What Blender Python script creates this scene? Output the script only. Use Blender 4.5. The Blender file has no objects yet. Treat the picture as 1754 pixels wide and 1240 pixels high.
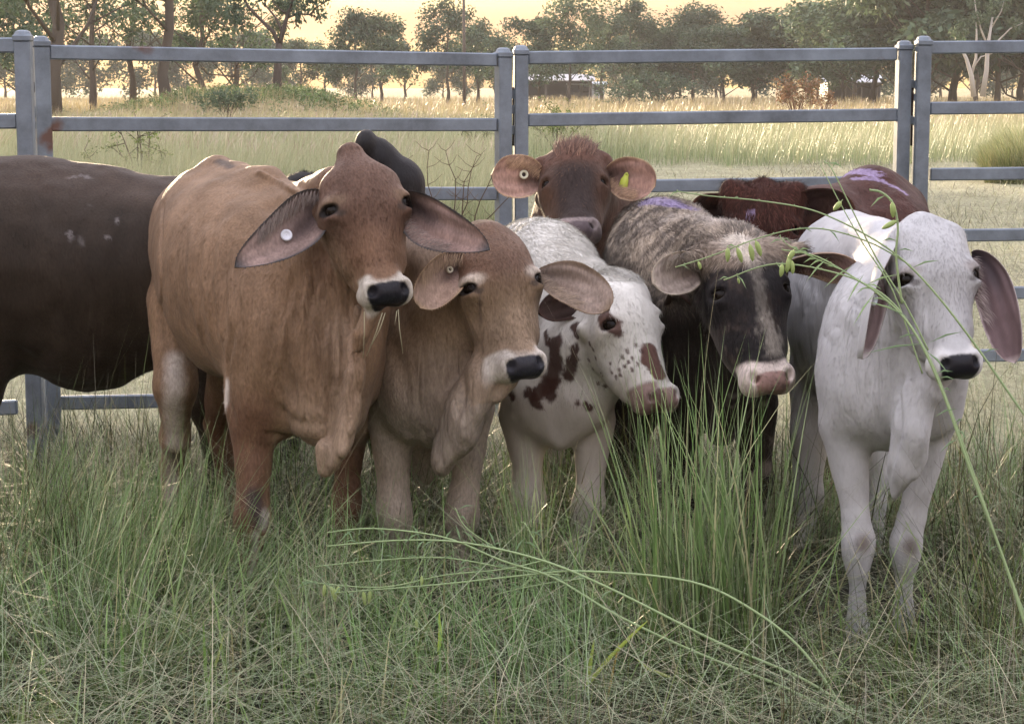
import bpy, math, time
import numpy as np
from mathutils import Vector, Matrix
from mathutils.bvhtree import BVHTree

scene = bpy.context.scene
COL = scene.collection
R = math.radians
T0 = time.time()

# ------------------------------------------------------------------ camera
CAM_H = 1.6
FPX = 3400.0                      # focal length in photo pixels (photo is 1754 wide)
PITCH = math.atan(470 / FPX)
cam_d = bpy.data.cameras.new('camera')
cam_d.sensor_width = 36
cam_d.lens = 36 * FPX / 1754
cam_d.clip_start = 0.05
cam_d.clip_end = 6000
cam = bpy.data.objects.new('camera', cam_d)
cam.location = (0, 0, CAM_H)
cam.rotation_euler = (math.pi / 2 - PITCH, 0, 0)
COL.objects.link(cam)
scene.camera = cam
cam_d.dof.use_dof = False

# ------------------------------------------------------------------ light
SUN_EL = R(6.5)
SUN_AZ = R(-15)                   # left of the view direction (+Y)
EXPOSURE = 2.8
world = bpy.data.worlds.new('World')
scene.world = world
world.use_nodes = True
nt = world.node_tree
nt.nodes.clear()
wout = nt.nodes.new('ShaderNodeOutputWorld')
bg = nt.nodes.new('ShaderNodeBackground')
sky = nt.nodes.new('ShaderNodeTexSky')
sky.sky_type = 'NISHITA'
sky.sun_disc = False
sky.sun_elevation = SUN_EL
sky.sun_rotation = SUN_AZ
sky.air_density = 1.0
sky.dust_density = 2.0
sky.ozone_density = 1.0
bg.inputs['Strength'].default_value = 0.15
# thin streaky cloud over the sky
tc = nt.nodes.new('ShaderNodeTexCoord')
mp = nt.nodes.new('ShaderNodeMapping'); mp.inputs['Scale'].default_value = (2.4, 2.4, 26)
nz = nt.nodes.new('ShaderNodeTexNoise'); nz.inputs['Scale'].default_value = 1.6; nz.inputs['Detail'].default_value = 5
rp = nt.nodes.new('ShaderNodeMapRange'); rp.inputs[1].default_value = .40; rp.inputs[2].default_value = .60
cm = nt.nodes.new('ShaderNodeMix'); cm.data_type = 'RGBA'; cm.blend_type = 'MULTIPLY'
cm.inputs[7].default_value = (.76, .66, .78, 1)
nt.links.new(tc.outputs['Generated'], mp.inputs['Vector'])
nt.links.new(mp.outputs[0], nz.inputs['Vector'])
nt.links.new(nz.outputs['Fac'], rp.inputs[0])
nt.links.new(rp.outputs[0], cm.inputs[0])
# sky range compressed; an added veil, brighter toward the zenith, lights the cows' backs
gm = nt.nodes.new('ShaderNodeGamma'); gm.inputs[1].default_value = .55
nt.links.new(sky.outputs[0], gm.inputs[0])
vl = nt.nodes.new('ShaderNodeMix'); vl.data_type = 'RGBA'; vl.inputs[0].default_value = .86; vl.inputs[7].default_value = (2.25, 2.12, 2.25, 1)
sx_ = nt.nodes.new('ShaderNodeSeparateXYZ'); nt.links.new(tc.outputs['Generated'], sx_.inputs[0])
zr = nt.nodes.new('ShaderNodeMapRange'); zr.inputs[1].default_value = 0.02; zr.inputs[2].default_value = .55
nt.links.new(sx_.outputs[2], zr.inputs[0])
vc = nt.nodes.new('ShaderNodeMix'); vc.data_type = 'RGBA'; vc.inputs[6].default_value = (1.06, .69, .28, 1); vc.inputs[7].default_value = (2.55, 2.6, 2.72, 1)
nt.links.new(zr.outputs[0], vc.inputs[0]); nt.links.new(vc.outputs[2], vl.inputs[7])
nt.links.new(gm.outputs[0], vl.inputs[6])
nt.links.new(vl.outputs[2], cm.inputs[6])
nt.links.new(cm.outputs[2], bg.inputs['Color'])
nt.links.new(bg.outputs[0], wout.inputs[0])

sun_d = bpy.data.lights.new('sun', 'SUN')
sun_d.energy = 2.0
sun_d.angle = R(0.6)
sun_d.color = (1.0, .77, .50)
sun = bpy.data.objects.new('sun', sun_d)
sv = Vector((math.sin(SUN_AZ) * math.cos(SUN_EL), math.cos(SUN_AZ) * math.cos(SUN_EL), math.sin(SUN_EL)))
sun.rotation_euler = sv.to_track_quat('Z', 'Y').to_euler()
COL.objects.link(sun)
scene.view_settings.view_transform = 'Standard'
scene.view_settings.look = 'None'
scene.view_settings.exposure = EXPOSURE
scene.view_settings.gamma = 1
scene.cycles.max_bounces = 6
scene.cycles.diffuse_bounces = 3
scene.cycles.transmission_bounces = 4
scene.cycles.transparent_max_bounces = 6
scene.cycles.use_denoising = True
scene.cycles.use_adaptive_sampling = True
scene.cycles.adaptive_threshold = 0.02

# ------------------------------------------------------------------ helpers
CP, SP = math.cos(PITCH), math.sin(PITCH)

def P(px, py, Y):
    """world point that the photo pixel (px, py) shows at distance Y along +Y"""
    u, v = (px - 877) / FPX, -(py - 620) / FPX
    dx, dy, dz = u, CP + v * SP, -SP + v * CP
    t = Y / dy
    return np.array([dx * t, Y, CAM_H + dz * t])

def proj(V):
    V = np.asarray(V, dtype=np.float64)
    x, y, z = V[:, 0], V[:, 1], V[:, 2] - CAM_H
    f = y * CP - z * SP
    w = y * SP + z * CP
    return 877 + FPX * x / f, 620 - FPX * w / f

def px2m(r, Y):
    return r * Y / FPX

def tag(o, label=None, cat=None, group=None, kind=None):
    if label: o['label'] = label
    if cat: o['category'] = cat
    if group: o['group'] = group
    if kind: o['kind'] = kind
    return o

def mesh_obj(name, V, F, mat=None, parent=None, smooth=True, col=None, normals=None, mats=None, midx=None, fold=None):
    """F: (n,3) or (n,4) array, or list of arrays of both kinds"""
    Fs = F if isinstance(F, list) else [F]
    Fs = [np.asarray(f, dtype=np.int32) for f in Fs if len(f)]
    me = bpy.data.meshes.new(name)
    V = np.asarray(V, dtype=np.float32)
    me.vertices.add(len(V)); me.vertices.foreach_set('co', V.ravel())
    nl = sum(f.size for f in Fs); npol = sum(len(f) for f in Fs)
    me.loops.add(nl); me.loops.foreach_set('vertex_index', np.concatenate([f.ravel() for f in Fs]))
    tot = np.concatenate([np.full(len(f), f.shape[1], np.int32) for f in Fs])
    st = np.concatenate([[0], np.cumsum(tot)[:-1]]).astype(np.int32)
    me.polygons.add(npol)
    me.polygons.foreach_set('loop_start', st)
    me.polygons.foreach_set('use_smooth', np.full(npol, bool(smooth)))
    for m in (mats or ([mat] if mat else [])): me.materials.append(m)
    if midx is not None: me.polygons.foreach_set('material_index', np.asarray(midx, np.int32))
    me.update(calc_edges=True)
    me.validate()
    if col is not None:
        at = me.color_attributes.new('Col', 'FLOAT_COLOR', 'POINT')
        at.data.foreach_set('color', np.asarray(col, np.float32).ravel())
    if fold is not None:
        at = me.attributes.new('Fold', 'FLOAT', 'POINT'); at.data.foreach_set('value', np.asarray(fold, np.float32))
    if normals is not None:
        me.normals_split_custom_set_from_vertices([tuple(n) for n in np.asarray(normals, np.float64)])
    o = bpy.data.objects.new(name, me)
    COL.objects.link(o)
    if parent: o.parent = parent
    return o

def empty(name, loc=(0, 0, 0), rz=0):
    o = bpy.data.objects.new(name, None)
    o.location = loc; o.rotation_euler = (0, 0, rz); o.empty_display_size = .2
    COL.objects.link(o)
    return o

def hash3(i, j, k, s=0):
    h = (i * 374761393 + j * 668265263 + k * 2147483647 + s * 974634777) & 0xffffffff
    h = ((h ^ (h >> 13)) * 1274126177) & 0xffffffff
    h = h ^ (h >> 16)
    return (h & 0xffffff) / float(0xffffff)

def vnoise(Pn, scale=1.0, seed=0):
    """smooth value noise in -1..1"""
    q = np.asarray(Pn, np.float64) * scale
    i = np.floor(q).astype(np.int64); f = q - i
    f = f * f * (3 - 2 * f)
    r = 0
    for a in (0, 1):
        for b in (0, 1):
            for c in (0, 1):
                w = (f[:, 0] if a else 1 - f[:, 0]) * (f[:, 1] if b else 1 - f[:, 1]) * (f[:, 2] if c else 1 - f[:, 2])
                r = r + w * hash3(i[:, 0] + a, i[:, 1] + b, i[:, 2] + c, seed)
    return r * 2 - 1

def fbm(Pn, scale, octs=3, seed=0):
    r = 0; a = 1; t = 0
    for o in range(octs):
        r = r + a * vnoise(Pn, scale * 2 ** o, seed + o * 17); t += a; a *= .5
    return r / t

def sstep(a, b, x):
    t = np.clip((x - a) / (b - a), 0, 1)
    return t * t * (3 - 2 * t)

def tube(points, radii, n=6, cap=True):
    """tube mesh along a polyline -> V, F(quads), F(tris)"""
    Pt = np.asarray(points, float); m = len(Pt)
    rr = np.broadcast_to(np.asarray(radii, float), (m,))
    t = np.gradient(Pt, axis=0); t /= np.linalg.norm(t, axis=1)[:, None] + 1e-9
    ref = np.array([0, 0, 1.0]) if abs(t[0][2]) < .9 else np.array([1.0, 0, 0])
    V = []
    u = np.cross(t[0], ref); u /= np.linalg.norm(u)
    ang = np.arange(n) / n * 2 * np.pi
    for i in range(m):
        u = u - t[i] * np.dot(u, t[i]); u /= np.linalg.norm(u) + 1e-9
        w = np.cross(t[i], u)
        V.append(Pt[i] + rr[i] * (np.cos(ang)[:, None] * u + np.sin(ang)[:, None] * w))
    V = np.concatenate(V)
    Q = []
    for i in range(m - 1):
        for j in range(n):
            k = (j + 1) % n
            Q.append((i * n + j, i * n + k, (i + 1) * n + k, (i + 1) * n + j))
    Tt = []
    if cap:
        V = np.vstack([V, Pt[0], Pt[-1]])
        for j in range(n):
            k = (j + 1) % n
            Tt.append((m * n, k, j)); Tt.append((m * n + 1, (m - 1) * n + j, (m - 1) * n + k))
    return V, np.array(Q, int), np.array(Tt, int).reshape(-1, 3)

class MB:
    """collects pieces into ONE mesh"""
    def __init__(self): self.V = []; self.Q = []; self.T = []; self.C = []; self.n = 0
    def add(self, V, Q=(), T=(), c=None):
        V = np.asarray(V, float)
        if len(Q): self.Q.append(np.asarray(Q, int) + self.n)
        if len(T): self.T.append(np.asarray(T, int) + self.n)
        if c is None: c = (1, 1, 1, 1)
        c = np.asarray(c, float)
        self.C.append(np.broadcast_to(c, (len(V), 4)) if c.ndim == 1 else c)
        self.V.append(V); self.n += len(V)
    def tube(self, pts, r, n=6, c=None, cap=True):
        V, Q, Tt = tube(pts, r, n, cap); self.add(V, Q, Tt, c)
    def box(self, lo, hi, c=None, bev=0, M=None):
        lo = np.array(lo, float); hi = np.array(hi, float); b = bev
        if b <= 0:
            V = np.array([[x, y, z] for z in (lo[2], hi[2]) for y in (lo[1], hi[1]) for x in (lo[0], hi[0])])
            Q = [(0, 2, 3, 1), (4, 5, 7, 6), (0, 1, 5, 4), (2, 6, 7, 3), (0, 4, 6, 2), (1, 3, 7, 5)]
            T_ = ()
        else:
            V = []; idx = {}
            for sx in (0, 1):
                for sy in (0, 1):
                    for sz in (0, 1):
                        for ax in range(3):
                            p = [(lo, hi)[s][a] + (b if s == 0 else -b) * (a != ax) for a, s in enumerate((sx, sy, sz))]
                            idx[(sx, sy, sz, ax)] = len(V); V.append(p)
            V = np.array(V); Q = []; T_ = []
            for ax in range(3):
                a, c_ = [q for q in range(3) if q != ax]
                for s in (0, 1):
                    f = []
                    for (ua, uc) in ((0, 0), (1, 0), (1, 1), (0, 1)):
                        k = [0, 0, 0]; k[ax] = s; k[a] = ua; k[c_] = uc; f.append(idx[(*k, ax)])
                    Q.append(f)
            for ax in range(3):       # edges along ax
                a, c_ = [q for q in range(3) if q != ax]
                for ua in (0, 1):
                    for uc in (0, 1):
                        k0 = [0, 0, 0]; k0[a] = ua; k0[c_] = uc; k1 = list(k0); k1[ax] = 1
                        Q.append([idx[(*k0, a)], idx[(*k1, a)], idx[(*k1, c_)], idx[(*k0, c_)]])
            for sx in (0, 1):
                for sy in (0, 1):
                    for sz in (0, 1):
                        T_.append([idx[(sx, sy, sz, q)] for q in range(3)])
            cc = (lo + hi) / 2
            def fix(f):
                p = V[f]; nn = np.cross(p[1] - p[0], p[2] - p[0])
                return f if np.dot(nn, p.mean(0) - cc) > 0 else f[::-1]
            Q = [fix(f) for f in Q]; T_ = [fix(f) for f in T_]
        if M is not None: V = V @ np.array(M)[:3, :3].T + np.array(M)[:3, 3]
        self.add(V, Q, T_, c)
    def build(self, name, mat, parent=None, smooth=False, **k):
        V = np.concatenate(self.V); C = np.concatenate(self.C)
        Fs = []
        if self.Q: Fs.append(np.concatenate(self.Q))
        if self.T: Fs.append(np.concatenate(self.T))
        return mesh_obj(name, V, Fs, mat, parent, smooth, col=C, **k)

def mat_new(name, rough=.7, sheen=0.0):
    m = bpy.data.materials.new(name); m.use_nodes = True
    b = m.node_tree.nodes['Principled BSDF']
    b.inputs['Roughness'].default_value = rough
    b.inputs['Sheen Weight'].default_value = sheen
    b.inputs['Specular IOR Level'].default_value = .3
    return m, m.node_tree, b

def N(nt, t, **kw):
    n = nt.nodes.new(t)
    for k, v in kw.items():
        if k.startswith('i_'):
            key = k[2:]
            n.inputs[int(key) if key.isdigit() else key].default_value = v
        else: setattr(n, k, v)
    return n
# ------------------------------------------------------------------ implicit-surface modelling for the animals
def rotm(roll=0, yaw=0, pitch=0):
    return np.array(Matrix.Rotation(R(yaw), 3, 'Z') @ Matrix.Rotation(R(pitch), 3, 'X') @ Matrix.Rotation(R(roll), 3, 'Y'))

class Prim:
    def __init__(s, kind, k, sub=False, **kw):
        s.kind = kind; s.k = k; s.sub = sub; s.__dict__.update({a: (b.astype(np.float32) if isinstance(b, np.ndarray) else b) for a, b in kw.items()})
        if kind == 'E':
            s.bc = s.c; s.br = float(max(s.r))
        else:
            s.bc = (s.a + s.b) / 2; s.br = float(np.linalg.norm(s.b - s.a) / 2 + max(s.ra, s.rb))
    def d(s, p):
        if s.kind == 'E':
            q = (p - s.c) @ s.R
            k0 = np.sqrt(((q / s.r) ** 2).sum(1)); k1 = np.sqrt(((q / (s.r * s.r)) ** 2).sum(1)) + 1e-9
            return k0 * (k0 - 1) / k1
        q = p - s.a; ba = s.b - s.a
        f = s.f
        if f != 1:
            q = q + (f - 1) * (q @ s.ax)[:, None] * s.ax
            ba = ba + (f - 1) * (ba @ s.ax) * s.ax
        h = np.clip((q @ ba) / (ba @ ba + 1e-9), 0, 1)
        dd = np.sqrt(((q - h[:, None] * ba) ** 2).sum(1)) - (s.ra + (s.rb - s.ra) * h)
        return dd / (f if f > 1 else 1) ** .5

class Solid:
    def __init__(s): s.pr = []; s.fine = None
    def E(s, c, r, k=.04, Rm=None, sub=False):
        s.pr.append(Prim('E', k, sub, c=np.array(c, float), r=np.array(r, float), R=np.eye(3) if Rm is None else np.array(Rm, float)))
    def C(s, a, ra, b, rb, k=.04, ax=None, f=1.0, sub=False):
        a_ = None if ax is None else np.array(ax, float) / np.linalg.norm(ax)
        s.pr.append(Prim('C', k, sub, a=np.array(a, float), b=np.array(b, float), ra=ra, rb=rb, ax=a_, f=f))
    # authored from photo pixels: centre (px, py, Y) with radii in pixels across / up and metres in depth
    def e(s, px, py, Y, rx, rz, ry, k=.05, roll=0, yaw=0, pitch=0, sub=False):
        s.E(P(px, py, Y), (px2m(rx, Y), ry, px2m(rz, Y)), k, rotm(roll, yaw, pitch), sub)
    def limb(s, pts, k=.03, ax=None, f=1.0):
        for (x0, y0, Y0, r0), (x1, y1, Y1, r1) in zip(pts[:-1], pts[1:]):
            s.C(P(x0, y0, Y0), px2m(r0, Y0), P(x1, y1, Y1), px2m(r1, Y1), k, ax, f)
    def field(s, pts, margin):
        pts = pts.astype(np.float32); d = np.full(len(pts), 1.0, np.float32)
        for q in s.pr:
            dist = np.abs(pts - q.bc).max(1)
            m = np.nonzero(dist < q.br + q.k + margin)[0]
            if not len(m): continue
            dq = q.d(pts[m]); dm = d[m]
            if q.sub: dq = -dq; h = np.clip(.5 - .5 * (dm - dq) / q.k, 0, 1); d[m] = dm + (dq - dm) * h + q.k * h * (1 - h)
            else: h = np.clip(.5 + .5 * (dm - dq) / q.k, 0, 1); d[m] = dm + (dq - dm) * h - q.k * h * (1 - h)
        return d
    def mesh(s, h=.01, hf=.005, fine=None):
        lo = np.min([q.bc - q.br for q in s.pr if not q.sub], 0) - .03
        hi = np.max([q.bc + q.br for q in s.pr if not q.sub], 0) + .03
        ax = []
        for a in range(3):
            L = [lo[a]]
            while L[-1] < hi[a]:
                x = L[-1]
                st = hf if (fine is not None and fine[0][a] <= x <= fine[1][a]) else h
                L.append(x + st)
            while (len(L) - 1) % 4: L.append(L[-1] + h)
            ax.append(np.array(L))
        nx, ny, nz_ = map(len, ax)
        ci = [np.arange(0, n, 4) for n in (nx, ny, nz_)]
        G = np.stack(np.meshgrid(ax[0][ci[0]], ax[1][ci[1]], ax[2][ci[2]], indexing='ij'), -1).reshape(-1, 3)
        dc = s.field(G, .25).reshape(len(ci[0]), len(ci[1]), len(ci[2]))
        band = 4 * h * 1.8
        mn = dc[:-1, :-1, :-1].copy(); mx = mn.copy()
        for a in (0, 1):
            for b in (0, 1):
                for c in (0, 1):
                    v = dc[a:dc.shape[0] - 1 + a, b:dc.shape[1] - 1 + b, c:dc.shape[2] - 1 + c]
                    mn = np.minimum(mn, v); mx = np.maximum(mx, v)
        act = (mn < band * .75) & (mx > -band * .75)
        D = np.repeat(np.repeat(np.repeat(np.where(mn + mx < 0, -1, 1).astype(np.float32), 4, 0), 4, 1), 4, 2)
        D = np.pad(D, ((0, 1), (0, 1), (0, 1)), mode='edge')[:nx, :ny, :nz_]
        A = np.zeros((nx, ny, nz_), bool)
        A[:-1, :-1, :-1] = np.repeat(np.repeat(np.repeat(act, 4, 0), 4, 1), 4, 2)[:nx - 1, :ny - 1, :nz_ - 1]
        A[1:] |= A[:-1]; A[:, 1:] |= A[:, :-1]; A[:, :, 1:] |= A[:, :, :-1]
        I = np.nonzero(A)
        pts = np.stack([ax[0][I[0]], ax[1][I[1]], ax[2][I[2]]], 1)
        D[I] = s.field(pts, .06)
        # surface nets
        S = D < 0
        cell = np.zeros((nx - 1, ny - 1, nz_ - 1), np.uint8)
        for a in (0, 1):
            for b in (0, 1):
                for c in (0, 1): cell += S[a:nx - 1 + a, b:ny - 1 + b, c:nz_ - 1 + c]
        ci_ = np.nonzero((cell > 0) & (cell < 8))
        nv = len(ci_[0])
        idx = np.full((nx - 1, ny - 1, nz_ - 1), -1, np.int32); idx[ci_] = np.arange(nv)
        acc = np.zeros((nv, 3)); cnt = np.zeros(nv)
        C8 = [(a, b, c) for a in (0, 1) for b in (0, 1) for c in (0, 1)]
        val = {o: D[ci_[0] + o[0], ci_[1] + o[1], ci_[2] + o[2]] for o in C8}
        for o in C8:
            for a in range(3):
                if o[a]: continue
                p = list(o); p[a] = 1; p = tuple(p)
                v0, v1 = val[o], val[p]
                m = (v0 < 0) != (v1 < 0)
                t = np.where(m, v0 / np.where(m, v0 - v1, 1), 0)
                for q in range(3):
                    base = ax[q][ci_[q] + o[q]]
                    if q == a: base = base + t * (ax[q][ci_[q] + 1] - ax[q][ci_[q]])
                    acc[:, q] += np.where(m, base, 0)
                cnt += m
        V = acc / cnt[:, None]
        Fq = []
        for a in range(3):
            b, c = (a + 1) % 3, (a + 2) % 3
            sl0 = [slice(None)] * 3; sl1 = [slice(None)] * 3
            sl0[a] = slice(0, -1); sl1[a] = slice(1, None)
            e0, e1 = S[tuple(sl0)], S[tuple(sl1)]
            E_ = np.nonzero(e0 != e1)
            ok = (E_[b] > 0) & (E_[c] > 0) & (E_[b] < D.shape[b] - 1) & (E_[c] < D.shape[c] - 1)
            E_ = [q[ok] for q in E_]
            fl = e0[tuple(E_)]
            q4 = []
            for db, dc_ in ((-1, -1), (0, -1), (0, 0), (-1, 0)):
                ii = [None] * 3; ii[a] = E_[a]; ii[b] = E_[b] + db; ii[c] = E_[c] + dc_
                q4.append(idx[tuple(ii)])
            q4 = np.stack(q4, 1)
            q4[~fl] = q4[~fl][:, ::-1]
            Fq.append(q4)
        Fq = np.concatenate(Fq)
        return V, Fq

def relax(V, F, it=2, w=.5):
    e = np.concatenate([F[:, [0, 1]], F[:, [1, 2]], F[:, [2, 3]], F[:, [3, 0]]])
    for _ in range(it):
        s = np.zeros_like(V); n = np.zeros(len(V))
        for a in range(3): s[:, a] = np.bincount(e[:, 0], V[e[:, 1], a], len(V))
        n = np.bincount(e[:, 0], minlength=len(V))
        V = V + w * (s / np.maximum(n, 1)[:, None] - V)
    return V

def vnormals(V, F):
    n = np.cross(V[F[:, 2]] - V[F[:, 0]], V[F[:, 3]] - V[F[:, 1]])
    o = np.zeros_like(V)
    for j in range(4):
        for a in range(3): o[:, a] += np.bincount(F[:, j], n[:, a], len(V))
    return o / (np.linalg.norm(o, axis=1)[:, None] + 1e-12)

def dist_poly(V, Q):
    """distance of V to polyline Q and the parameter 0..1 along it"""
    best = np.full(len(V), 9.0); par = np.zeros(len(V))
    n = len(Q) - 1
    if n == 0: return np.linalg.norm(V - Q[0], axis=1), par
    for i in range(n):
        a, b = Q[i], Q[i + 1]; ab = b - a
        h = np.clip((V - a) @ ab / (ab @ ab + 1e-12), 0, 1)
        d = np.linalg.norm(V - a - h[:, None] * ab, axis=1)
        m = d < best; best[m] = d[m]; par[m] = (i + h[m]) / n
    return best, par
# ------------------------------------------------------------------ materials of the animals
def coat_material(name, rough=.6, sheen=.03, bump=.5, scale=150, mott=.20):
    m, t, b = mat_new(name, rough, sheen)
    L = t.links
    b.inputs['Specular IOR Level'].default_value = .16
    b.inputs['Sheen Roughness'].default_value = .45
    b.inputs['Sheen Tint'].default_value = (1, .97, .93, 1)
    at = N(t, 'ShaderNodeVertexColor', layer_name='Col')
    tc = N(t, 'ShaderNodeTexCoord')
    n1 = N(t, 'ShaderNodeTexNoise'); n1.inputs['Scale'].default_value = scale; n1.inputs['Detail'].default_value = 3
    mp = N(t, 'ShaderNodeMapping'); mp.inputs['Scale'].default_value = (1, 1, .35)
    L.new(tc.outputs['Object'], mp.inputs[0]); L.new(mp.outputs[0], n1.inputs['Vector'])
    n2 = N(t, 'ShaderNodeTexNoise'); n2.inputs['Scale'].default_value = 9; n2.inputs['Detail'].default_value = 5
    L.new(mp.outputs[0], n2.inputs['Vector'])
    r1 = N(t, 'ShaderNodeMapRange'); r1.inputs[1].default_value = .25; r1.inputs[2].default_value = .75
    r1.inputs[3].default_value = 1 - mott * 1.3; r1.inputs[4].default_value = 1 + mott * 1.3
    r2 = N(t, 'ShaderNodeMapRange'); r2.inputs[1].default_value = .3; r2.inputs[2].default_value = .7
    r2.inputs[3].default_value = 1 - mott; r2.inputs[4].default_value = 1 + mott
    L.new(n1.outputs[0], r1.inputs[0]); L.new(n2.outputs[0], r2.inputs[0])
    mu = N(t, 'ShaderNodeMath', operation='MULTIPLY'); L.new(r1.outputs[0], mu.inputs[0]); L.new(r2.outputs[0], mu.inputs[1])
    one = N(t, 'ShaderNodeMix', data_type='FLOAT'); one.inputs[2].default_value = 1.0
    L.new(at.outputs['Alpha'], one.inputs[0]); L.new(mu.outputs[0], one.inputs[3])
    vm = N(t, 'ShaderNodeVectorMath', operation='SCALE'); L.new(at.outputs['Color'], vm.inputs[0]); L.new(one.outputs[0], vm.inputs['Scale'])
    L.new(vm.outputs[0], b.inputs['Base Color'])
    rr = N(t, 'ShaderNodeMapRange'); rr.inputs[3].default_value = .3; rr.inputs[4].default_value = rough
    L.new(at.outputs['Alpha'], rr.inputs[0]); L.new(rr.outputs[0], b.inputs['Roughness'])
    sh = N(t, 'ShaderNodeMath', operation='MULTIPLY'); sh.inputs[1].default_value = sheen
    L.new(at.outputs['Alpha'], sh.inputs[0]); L.new(sh.outputs[0], b.inputs['Sheen Weight'])
    # loose skin: fine vertical folds where the Fold attribute is painted
    fa = N(t, 'ShaderNodeAttribute', attribute_name='Fold')
    fm = N(t, 'ShaderNodeMapping'); fm.inputs['Scale'].default_value = (1, 1, .06); fm.inputs['Rotation'].default_value = (0, R(-9), 0)
    fn_ = N(t, 'ShaderNodeTexNoise'); fn_.inputs['Scale'].default_value = 17; fn_.inputs['Detail'].default_value = 1.5; fn_.inputs['Roughness'].default_value = .55
    L.new(tc.outputs['Object'], fm.inputs[0]); L.new(fm.outputs[0], fn_.inputs['Vector'])
    s5 = N(t, 'ShaderNodeMath', operation='SUBTRACT'); s5.inputs[1].default_value = .5; L.new(fn_.outputs[0], s5.inputs[0])
    ab = N(t, 'ShaderNodeMath', operation='ABSOLUTE'); L.new(s5.outputs[0], ab.inputs[0])
    mr = N(t, 'ShaderNodeMapRange'); mr.interpolation_type = 'SMOOTHSTEP'; mr.inputs[1].default_value = 0; mr.inputs[2].default_value = .10; L.new(ab.outputs[0], mr.inputs[0])
    fx_ = N(t, 'ShaderNodeMath', operation='MULTIPLY'); L.new(mr.outputs[0], fx_.inputs[0]); L.new(fa.outputs['Fac'], fx_.inputs[1])
    b0 = N(t, 'ShaderNodeBump'); b0.inputs['Strength'].default_value = 1.0; b0.inputs['Distance'].default_value = .0042
    L.new(fx_.outputs[0], b0.inputs['Height'])
    bu = N(t, 'ShaderNodeBump'); bu.inputs['Strength'].default_value = bump; bu.inputs['Distance'].default_value = .004
    L.new(b0.outputs[0], bu.inputs['Normal'])
    L.new(mu.outputs[0], bu.inputs['Height']); L.new(bu.outputs[0], b.inputs['Normal'])
    return m

M_COAT = coat_material('short_coat')
M_SHAG = coat_material('shaggy_coat', rough=.7, sheen=.08, bump=.6, scale=110, mott=.22)
M_PALE = coat_material('short_white_coat', mott=.045, bump=.3)
M_WHITE = coat_material('white_shaggy_coat', rough=.75, sheen=.08, bump=.5, scale=120, mott=.05)
M_EYE, t_, b_ = mat_new('eye_glass', .08)
b_.inputs['Base Color'].default_value = (.006, .004, .003, 1); b_.inputs['Specular IOR Level'].default_value = .14
M_HAIR, t_, b_ = mat_new('hair', .7, .05)
a_ = N(t_, 'ShaderNodeVertexColor', layer_name='Col'); t_.links.new(a_.outputs[0], b_.inputs['Base Color'])
M_TAG, t_, b_ = mat_new('tag_plastic', .4)
a_ = N(t_, 'ShaderNodeVertexColor', layer_name='Col'); t_.links.new(a_.outputs[0], b_.inputs['Base Color'])

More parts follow.
